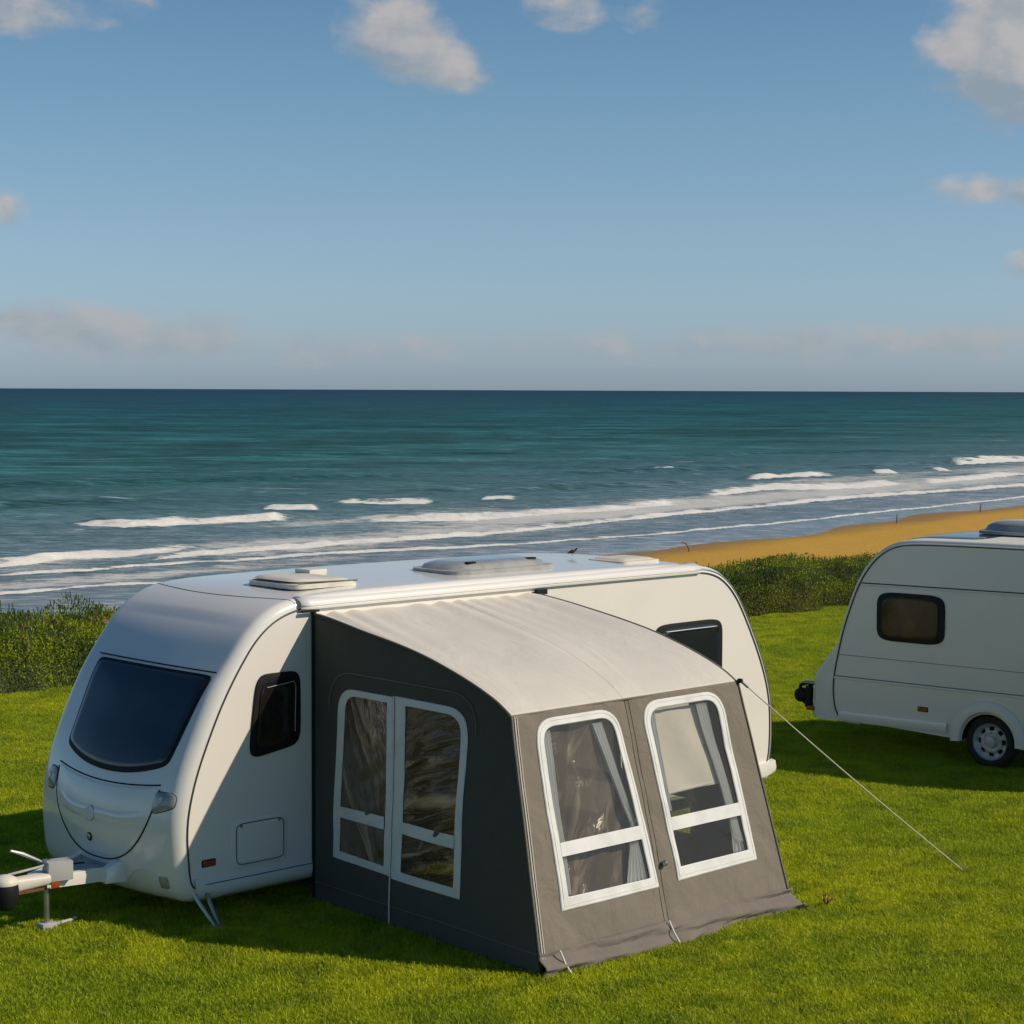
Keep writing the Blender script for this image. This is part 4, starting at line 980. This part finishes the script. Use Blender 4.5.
# piping up both front corners
for sx_, f_ in ((0, fxl), (1, fxr)):
    for d_, r_, mt in ((0.0, .009, F_TAUPE), (0.028, .006, CREAM), (0.052, .004, CREAM)):
        if sx_ and mt is CREAM: continue
        sgn = -1 if sx_ else 1
        line(fwall, [fmap((f_(z) + sgn * d_, z)) + NF * .006 for z in np.linspace(.12, ZT - .01, 24)], r_, mt, 'corner_piping')
line(aw, [roofpt(a, 1.0) + Vector((0, -.004, -.004)) for a in np.linspace(0, 1, 40)], 0.008, F_TAUPE, 'front_piping')
for a in (0, 1): line(aw, [roofpt(a, b_) + Vector((0, 0, .002)) for b_ in np.linspace(0, 1, 70)], 0.014 if a == 0 else .010, F_DARK if a == 0 else F_TAUPE, 'roof_piping')
line(aw, [roofpt(0.022, b_) + Vector((0, 0, .002)) for b_ in np.linspace(0.02, 1, 70)], 0.003, CREAM, 'roof_piping')
# mud skirt of the front wall: a loose rumpled strip
G = []
for a in np.linspace(0, 1, 150):
    row = []
    for t_ in np.linspace(0, 1, 16):
        z = lerp(.175, .004, t_); x = lerp(fxl(z) - .012, fxr(z) + .01, a) + (a > .96) * (t_ ** 2) * .05
        rum = .016 * math.sin(a * 30 + 7 * t_ + 2.5 * math.sin(a * 11)) * t_ + .018 * math.sin(a * 8 - 9 * t_) + .05 * (vnoise(np.array([a * 9 + t_ * 1.5]), np.array([t_ * 3.5]), 77, 3)[0] - .5)
        blg = .030 * math.sin(math.pi * t_) + rum
        row.append(fmap((x, z)) + Vector((0, -blg - .012 - .05 * t_ ** 3, 0)))
    G.append(row)
sk_ = MB().grid(G).build('mud_skirt', F_SKIRT, aw, solid=.004)
mb = MB()
for k in range(5): 
    c_ = Vector((2.715 + RNG.uniform(-.05, .03), -2.985 + RNG.uniform(-.02, .03), .02))
    mb.lathe([(.001, .022), (.03, .018), (.045, .005), (.04, -.012), (.02, -.02)], c_, 'z', 10)
mb.build('corner_tie', RUBBER, sk_)
for x in (-.02, 1.17): line(sk_, [fmap((x, .18)) + Vector((0, -.05, 0)), fmap((x + .01, .09)) + Vector((0, -.075, 0)), Vector((x + .03, -3.01, .01))], .007, PVC, 'peg_strap')
# side walls (near one charcoal, far one the same)
def sidewall(xtop, xbot, sgn, nm_):
    def smap(p):
        y, z = p[0], p[1]; q = min(1, max(0, -y / 2.91))
        fade = min(1, max(0, -y) * 4, max(0, 2.85 - .27 * z + y) * 4)
        wv_ = (.035 * (vnoise(np.array([y * 2.0 + z * 1.7 + 20]), np.array([z * .9 - y * .4 + 5]), 81, 4)[0] - .5) + .02 * max(0, .25 - z) * math.sin(y * 9)) * fade
        return NS * wv_ + Vector((lerp(xtop, xbot, q * max(0, 1 - z / ZT)) - (.05 * q if sgn < 0 else 0) * min(1, z / ZT), y, z))
    NS = Vector((-1 if sgn < 0 else 1, 0, -.06)).normalized()
    SWO = rquad([(-1.93, .385), (-1.95, 1.83), (-.36, 1.83), (-.295, .40)], (.01, .24, .20, .01)); 
    SWM = rquad([(-1.90, .43), (-1.905, 1.78), (-.40, 1.79), (-.335, .44)], (.01, .20, .17, .01))
    P_ = []; UV_ = []
    yt = EV[:, 0]; zt = EV[:, 1]
    for a in range(131):
        row = []; ru = []
        for c_ in range(97):
            v_ = c_ / 96
            yb = lerp(0.0, -2.90, a / 130); ytp = lerp(0.0, -2.42, a / 130); ztp = float(np.interp(-ytp, -yt, zt))
            y = lerp(yb, ytp, v_) ; z = lerp(-.01, ztp - .004, v_)
            row.append(smap((y, z))); ru.append((y, z))
        P_.append(row); UV_.append(ru)
    def sk2(i, j):
        return inside(SWM, (UV_[i][j][0] + UV_[i + 1][j + 1][0]) / 2, (UV_[i][j][1] + UV_[i + 1][j + 1][1]) / 2)
    wl_ = MB().grid(P_, skip=sk2).build('side_wall', F_DARK, aw, solid=.004)
    L_ = rquad([(-1.075, .44), (-1.075, 1.775), (-.445, 1.775), (-.375, .47)], (.01, .01, .13, .01)); L_ = [Vector((p.x, p.y)) for p in L_]
    SW1 = rquad([(-1.07, .405), (-1.07, 1.83), (-.36, 1.83), (-.295, .42)], (.005, .005, .20, .005)); SI1 = rquad([(-.985, .47), (-.985, 1.775), (-.455, 1.775), (-.385, .485)], (.005, .005, .14, .005))
    SW2 = rquad([(-1.93, .385), (-1.95, 1.83), (-1.085, 1.84), (-1.085, .39)], (.005, .24, .005, .005)); SI2 = rquad([(-1.85, .46), (-1.865, 1.77), (-1.21, 1.775), (-1.21, .465)], (.005, .17, .005, .005))
    for k, (O_, I_) in enumerate(((SW1, SI1), (SW2, SI2))):
        wn_ = ring(smap, NS, O_, I_, 0.007, 0.006, PVC, 'window', wl_)
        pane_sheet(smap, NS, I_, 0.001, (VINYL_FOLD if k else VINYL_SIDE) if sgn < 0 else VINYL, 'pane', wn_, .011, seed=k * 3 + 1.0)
        xa, xb = ((-.985, -.40), (-1.86, -1.21))[k]
        strip(smap, NS, [(xa, .765), (xb, .77), (xb, .86), (xa, .865)], .012, .006, PVC, 'window_bar', wn_)
    line(wl_, [smap((-1.078, z)) + NS * .014 for z in np.linspace(-.0, 1.84, 20)], .006, PVC, 'zip')
    arch = rquad([(-2.04, .10), (-2.04, 1.95), (-.24, 1.96), (-.22, .10)], (.01, .30, .30, .01), 12)
    arch = arch[13:] + arch[:13]; arch = [p for p in arch if p.y > .11]
    arch.sort(key=lambda p: math.atan2(p.y - .8, p.x + 1.1))
    line(wl_, [smap(p) + NS * .008 for p in arch if not (p.y < .3)], .005, F_TAUPE, 'door_zip')
    # hem
    line(wl_, [smap((y, .17)) + NS * .006 for y in np.linspace(-.05, -2.85, 30)], .003, F_TAUPE, 'hem')
    return wl_, smap, NS
wl_, smap, NS = sidewall(0.0, -.205, -1, 'near')
# brown liner hanging inside the near side windows
sidewall(2.58, 2.70, 1, 'far')
G = [[smap((lerp(-1.18, -1.90, s_k), lerp(.80, 1.80, t_))) + Vector((.10 + .03 * math.sin(10 * t_ + 9 * s_k) + .02 * math.sin(23 * t_ - 8 * s_k), 0, 0)) for s_k in np.linspace(0, 1, 50)] for t_ in np.linspace(0, 1, 70)]
MB().grid(G).build('inner_liner', F_GAUZE, wl_)
G = [[smap((lerp(-.36, -1.02, s_k), lerp(.44, 1.80, t_))) + Vector((.10 + .025 * math.sin(16 * s_k + 5 * t_), 0, 0)) for s_k in np.linspace(0, 1, 50)] for t_ in np.linspace(0, 1, 40)]
MB().grid(G).build('inner_liner', F_GAUZE, wl_)
MB().box((1.25, -1.44, .012), (2.75, 2.8, .01)).build('groundsheet', F_SHEET, aw)
# frame poles inside the corners
for x_t, x_b in ((.03, -.16), (2.52, 2.66)):
    line(aw, [(x_b, -2.86, 0.0), (x_t, -2.38, ZT - .03)], .016, CHROME, 'pole')
line(aw, [(.01, -2.37, ZT - .03), (2.54, -2.37, ZT - .03)], .014, CHROME, 'pole')
line(aw, [(0.0, -.02, 0.02), (0.0, -.02, 2.42)], .020, RUBBER, 'wall_pole')
line(aw, [(2.6, -.02, 0.02), (2.6, -.02, 2.42)], .020, RUBBER, 'wall_pole')
MB().box((2.63, -.035, 2.405), (.14, .03, .05)).build('rail_stop', RUBBER, aw, bevel=.004)
MB().box((-.05, -.036, 2.425), (.18, .02, .018)).build('rail_stop', RUBBER, aw, bevel=.004)
# guy line and its peg
GA = Vector((2.57, -2.43, 1.86)); GB = Vector((4.77, -3.18, 0.03))
pts = [GA.lerp(GB, t_) - Vector((0, 0, .02 * math.sin(math.pi * t_))) for t_ in np.linspace(0, 1, 24)]
gy = line(aw, pts, .0055, ROPE, 'guy_line')
d_ = (GB - GA).normalized(); line(gy, [GA + d_ * .02, GA + d_ * .11], .013, CHROME, 'tensioner')
MB().lathe([(.001, .02), (.022, .016), (.026, 0), (.022, -.016), (.001, -.02)], GA + Vector((.0, -.01, -.01)), 'z', 12).build('corner_cap', RUBBER, aw)
MB().tube([GB + Vector((-.04, .01, -.08)), GB + Vector((.02, 0, .02)), GB + Vector((.0, 0, .035)), GB + Vector((-.02, 0, .02))], .005, 8).build('peg', CHROME, gy)

# ================================================================== SECOND CARAVAN
ORG2 = (5.4158, 22.3019, 0.0); RZ2 = R(-40); W2 = 2.05
v2 = tag(empty('touring_caravan', ORG2, RZ2), 'smaller shaded off-white caravan on the right, with a wheel arch showing and no awning', 'caravan', 'white touring caravans on the field')
out2 = [(-1.70, 0.36), (-1.96, 0.37), (-2.03, 0.44), (-2.065, 0.58), (-2.075, 0.75), (-2.06, 0.92), (-2.01, 1.16), (-1.95, 1.42), (-1.86, 1.69), (-1.76, 1.95), (-1.66, 2.13), (-1.53, 2.29), (-1.38, 2.41), (-1.18, 2.485), (-0.8, 2.505), (0.5, 2.515), (1.7, 2.50), (2.3, 2.44), (2.52, 2.30), (2.62, 2.0), (2.65, 1.0), (2.63, 0.5), (2.57, 0.36), (2.4, 0.34)]
sh2 = Shell(out2, W2, lambda x, z: (0.045 if z < 2.45 else 0.05), lambda x, z: 0.05 if x < -1.5 and z < 2.3 else 0)
mb = MB(); mb.grid(sh2.body(ys_for(W2, 0.07)), 0)
mb.grid([[sh2.P(0, y) for y in (.3, 1.0, W2 - .3)], [sh2.P(1, y) for y in (.3, 1.0, W2 - .3)]], 0)
mb.build('shell', WHITE2, v2, angle=40)
# wheel arch is cut out of the near side
AC = (-0.055, 0.30); AR = 0.325
def cut_panel(Y, name):
    bm = bmesh.new(); pts = [(p[0], p[1]) for p in sh2.I]
    arc = [(AC[0] + AR * math.cos(a), AC[1] + AR * math.sin(a)) for a in np.linspace(math.pi - .0, 0.0, 30)]
    lowl = [(sh2.I[0][0], 0.36), (AC[0] - AR, 0.345)]; poly = [(x, z) for x, z in pts] + [(AC[0] + AR, 0.345)] + list(reversed(arc)) + [(AC[0] - AR, 0.345)]
    poly = pts + [(p[0], p[1]) for p in reversed(arc)]
    vs = [bm.verts.new((x, Y, z)) for x, z in poly]; bm.faces.new(vs); bmesh.ops.triangulate(bm, faces=bm.faces)
    bmesh.ops.recalc_face_normals(bm, faces=bm.faces)
    me = bpy.data.meshes.new(name); bm.to_mesh(me); bm.free(); me.materials.append(WHITE2); return link(name, me, v2)
cut_panel(0.0, 'side_wall'); cut_panel(W2, 'side_wall')
for y in (0.0, W2):
    sg = -1 if y == 0 else 1
    pts = [Vector((p[0] - q[0] * 0.006, y + sg * 0.003, p[1] - q[1] * 0.006)) for p, q in zip(sh2.I, sh2.N)]
    line(v2, pts, 0.010, GASKET, 'edge_seal')
# sloping nose fairing over the draw bar
nose = [(-1.955, 1.44), (-2.05, 1.31), (-2.18, 1.13), (-2.31, 0.96), (-2.385, 0.86), (-2.395, 0.80), (-2.40, 0.60), (-2.415, 0.45), (-2.42, 0.36), (-2.36, 0.335), (-1.98, 0.345)]
NP = resample(nose, 50, 2); G = []
for y in np.linspace(0, 1, 40):
    e = min(y, 1 - y) * W2; inset = 0.09 * (1 - min(1, e / .12)) ** 2
    row = []
    for p in NP:
        q = max(0, -1.98 - p[0]); row.append(Vector((p[0] + min(inset, q), 0.012 + y * (W2 - .024), p[1])))
    G.append(row)
mb = MB().grid(G)
for y in (0, -1):
    pts = G[y]; mb.add(pts + [Vector((-1.97, pts[0].y, .8))], [(i, i + 1, len(pts)) for i in range(len(pts) - 1)])
mb.build('nose_fairing', WHITE2, v2, angle=50)
ln2 = lambda z0, z1, x0, x1, r_, mt, nm_: line(v2, [(x0, -.004, z0), (x1, -.004, z1)], r_, mt, nm_)
ln2(2.005, 2.035, -1.70, 2.55, .007, GASKET, 'trim_line'); ln2(1.975, 2.005, -1.71, 2.56, .005, WHITE2, 'trim_line')
ln2(1.135, 1.135, -2.0, 2.64, .0025, GASKET, 'panel_joint')
G = [[Vector((x, y, z)) for y, z in ((0, .875), (-.012, .870), (-.016, .858), (-.012, .845), (0, .840))] for x in (-2.055, 2.64)]
MB().grid(G).build('belt_rail', WHITE2, v2); ln2(.878, .878, -2.05, 2.64, .004, GASKET, 'trim_line')
# side skirt
G = [[Vector((x, y, z)) for y, z in ((0, .47), (-.02, .465), (-.026, .44), (-.022, .37), (-.008, .345), (0.03, .34))] for x in np.linspace(-1.98, -.565, 12)]
MB().grid(G).build('skirt', WHITE, v2); mb = MB(); mb.grid([[Vector((x, y, z)) for y, z in ((0, .47), (-.02, .465), (-.026, .44), (-.022, .37), (-.008, .345), (0.03, .34))] for x in np.linspace(.40, 2.57, 12)])
mb.build('skirt', WHITE, v2)
# wheel arch moulding
G = []
for a in np.linspace(math.pi * 1.03, -.03 * math.pi, 50):
    G.append([Vector((AC[0] + r_ * math.cos(a) * 1.03, y, AC[1] + .02 + r_ * math.sin(a))) for r_, y in ((.455, .0), (.450, -.022), (.43, -.040), (.36, -.050), (.335, -.046), (.322, -.02), (.322, .02))])
MB().grid(G).build('wheel_arch', WHITE2, v2)
G = [[Vector((AC[0] + .325 * math.cos(a), y, AC[1] + .325 * math.sin(a))) for y in (0.0, .28)] for a in np.linspace(math.pi, 0, 30)]
mb = MB().grid(G); mb.add([(AC[0] + .325 * math.cos(a), .28, AC[1] + .325 * math.sin(a)) for a in np.linspace(math.pi, 0, 30)], [tuple(range(30))]); mb.build('arch_liner', RUBBER, v2)
wheel(v2, -0.055, 0.13, 0.305); wheel(v2, -0.055, W2 - .13, 0.305)
MB().tube([(-.055, .2, .3), (-.055, W2 - .2, .3)], .035, 10).build('axle', STEEL, v2)
MB().box((.3, W2 / 2, .30), (4.0, 1.2, .08)).build('chassis', RUBBER, v2, bevel=.01)
fn, nm = flat(-1.49, 1.35, -0.615, 1.92); window(v2, fn, nm, GLASSB, 0.085, 0.035, 5.5)
fn, nm = flat(0.9, 1.355, 1.9, 1.925); window(v2, fn, nm, GLASSW, 0.08, 0.035, 5)
fn, nm = flat(-.945, .565, -.81, .625); mk = patch_mb(fn, nm, 0.008, 8, 14).build('side_marker', RUBBER, v2)
f4 = fn; patch_mb(lambda i, j: f4(.06 + .88 * i, .1 + .8 * j), nm, 0.014, 8, 14).build('marker_lens', AMBER, mk)
MB().box((-2.385, .012, .45), (.10, .03, .05)).build('front_marker', AMBER, v2, bevel=.006)
def f5(i, j): k = lerp(.30, .42, j); return sh2.P(k, lerp(.25, W2 - .25, i))
patch_mb(f5, lambda i, j: sh2.Nrm(lerp(.30, .42, j), 1.0), 0.012, 20, 8).build('front_window', GLASS, v2)
roof_unit(v2, -.66, .55, .80, 1.45, 2.625, 0.135, SMOKE, 'roof_light', 3.2, 0.0, cm=GREYPL)
# gutter edge
line(v2, [(p[0] + q[0] * .004, -.006, p[1] + q[1] * .004) for p, q in zip(sh2.I, sh2.N) if p[1] > 2.30], .008, WHITE2, 'gutter')
# hitch with dark knobbly coupling and coiled lead
h2 = MB().box((-2.55, 1.02, .66), (.42, .10, .06)).tube([(-2.30, .5, .42), (-2.62, .98, .42)], .03, 8).tube([(-2.30, 1.55, .42), (-2.62, 1.05, .42)], .03, 8).build('drawbar', STEEL, v2, bevel=.006)
mb = MB()
mb.lathe([(.001, -.05), (.05, -.05), (.085, -.03), (.09, .02), (.06, .05), (.045, .05), (.04, .0), (.001, .0)], (-2.58, .12, .58), 'y', 16)
mb.lathe([(.001, .0), (.045, .0), (.05, -.06), (.045, -.20), (.055, -.22), (.05, -.26), (.001, -.26)], (-2.47, .12, .70), 'z', 14)
mb.tube([(-2.40, .1, .73), (-2.50, .1, .735), (-2.58, .1, .70), (-2.60, .1, .60)], .022, 8); mb.tube([(-2.45, .14, .72), (-2.52, .13, .64), (-2.55, .12, .50), (-2.48, .12, .46)], .020, 8)
mb.build('hitch_coupling', RUBBER, v2)
MB().box((-2.46, .12, .745), (.18, .12, .018)).build('hitch_shelf', STEEL, v2, bevel=.004)
steady(v2, 2.2, .25, -1, .36, .16)

# ================================================================== small things
def local_to_world(org, rz, p): return Matrix.Rotation(rz, 3, 'Z') @ Vector(p) + Vector(org)
# bird on the roof
def bird(org, rz, label):
    b0_ = tag(empty('bird', org, rz), label, 'bird')
    prof = [(.001, -.16), (.012, -.13), (.022, -.09), (.040, -.04), (.046, .0), (.042, .04), (.028, .075), (.022, .09), (.026, .105), (.026, .125), (.016, .142), (.006, .150), (.001, .175)]
    mb = MB(); n = 14; vs = []
    for i, (r_, x) in enumerate(prof):
        lift = .0 if x < .06 else (x - .06) * .9
        if x > .13: lift = .065
        for k in range(n):
            a = 2 * math.pi * k / n; vs.append((x, r_ * math.cos(a), .085 + r_ * math.sin(a) + lift + (x * .25 if x < 0 else 0)))
    mb.add(vs, [(i * n + k, i * n + (k + 1) % n, (i + 1) * n + (k + 1) % n, (i + 1) * n + k) for i in range(len(prof) - 1) for k in range(n)])
    mb.build('body', RUBBER, b0_)
    for y in (-.016, .016): MB().tube([(0.0, y, .05), (.005, y, .02), (.0, y, 0), (.025, y, .002)], .0035, 6).build('leg', RUBBER, b0_)
    b0_.scale = (.42, .42, .42)
    return b0_
bird(local_to_world(ORG, RZ, (4.2, 1.10, 2.588)), R(35), 'small dark bird perched on the far edge of the large caravan roof')
# weathered stakes on the beach
def stake(x, y, h_, lean, label, cross=False):
    z = SEA + 0.0
    t_ = tag(empty('beach_stake', (x, y, z), 0), label, 'stake', 'weathered stakes at the edge of the water')
    mb = MB().tube([(0, 0, -.3), (lean * .4, 0, h_ * .5), (lean, 0, h_)], [.06, .05, .04], 7); mb.build('post', DRIFT, t_)
    if cross: MB().tube([(lean, 0, h_), (lean - .18, 0, h_ + .10), (lean - .32, .0, h_ + .08)], [.05, .04, .03], 7).build('branch', DRIFT, t_)
    return t_
DRIFT = worn('driftwood', (0.20, 0.13, 0.07), 0.85, 0.4, 6, 0.4, 20)
stake(11.3, 126.3, .55, -.25, 'bent driftwood stake on the sand just above the large caravan roof, leftmost of the stakes', True)
stake(29.9, 155.1, .75, 0.03, 'thin upright stake standing at the waterline, middle of the stakes')
stake(39.8, 169.7, .8, 0.06, 'short dark stake at the waterline, furthest right of the stakes')
# seeding weed in the lawn
wd_ = tag(empty('weed', (2.60, 16.25, 0), 0), 'small reddish seeding weed in the grass right of the awning', 'weed')
mb = MB(); ml = MB()
for k in range(11):
    a = k * 2.4; d = Vector((math.cos(a), math.sin(a), 0)); tip = d * RNG.uniform(.01, .05) + Vector((0, 0, RNG.uniform(.06, .11)))
    mb.tube([(0, 0, 0), tuple(d * .02 + Vector((0, 0, .05))), tuple(tip)], .0022, 5)
    ml.lathe([(.001, .014), (.008, .006), (.009, -.004), (.001, -.012)], tip, 'z', 6)
mb.build('stem', RUST, wd_); RED = worn('red_seed', (0.24, 0.07, 0.05), 0.8, .3, 30); ml.build('seed_heads', RED, wd_)
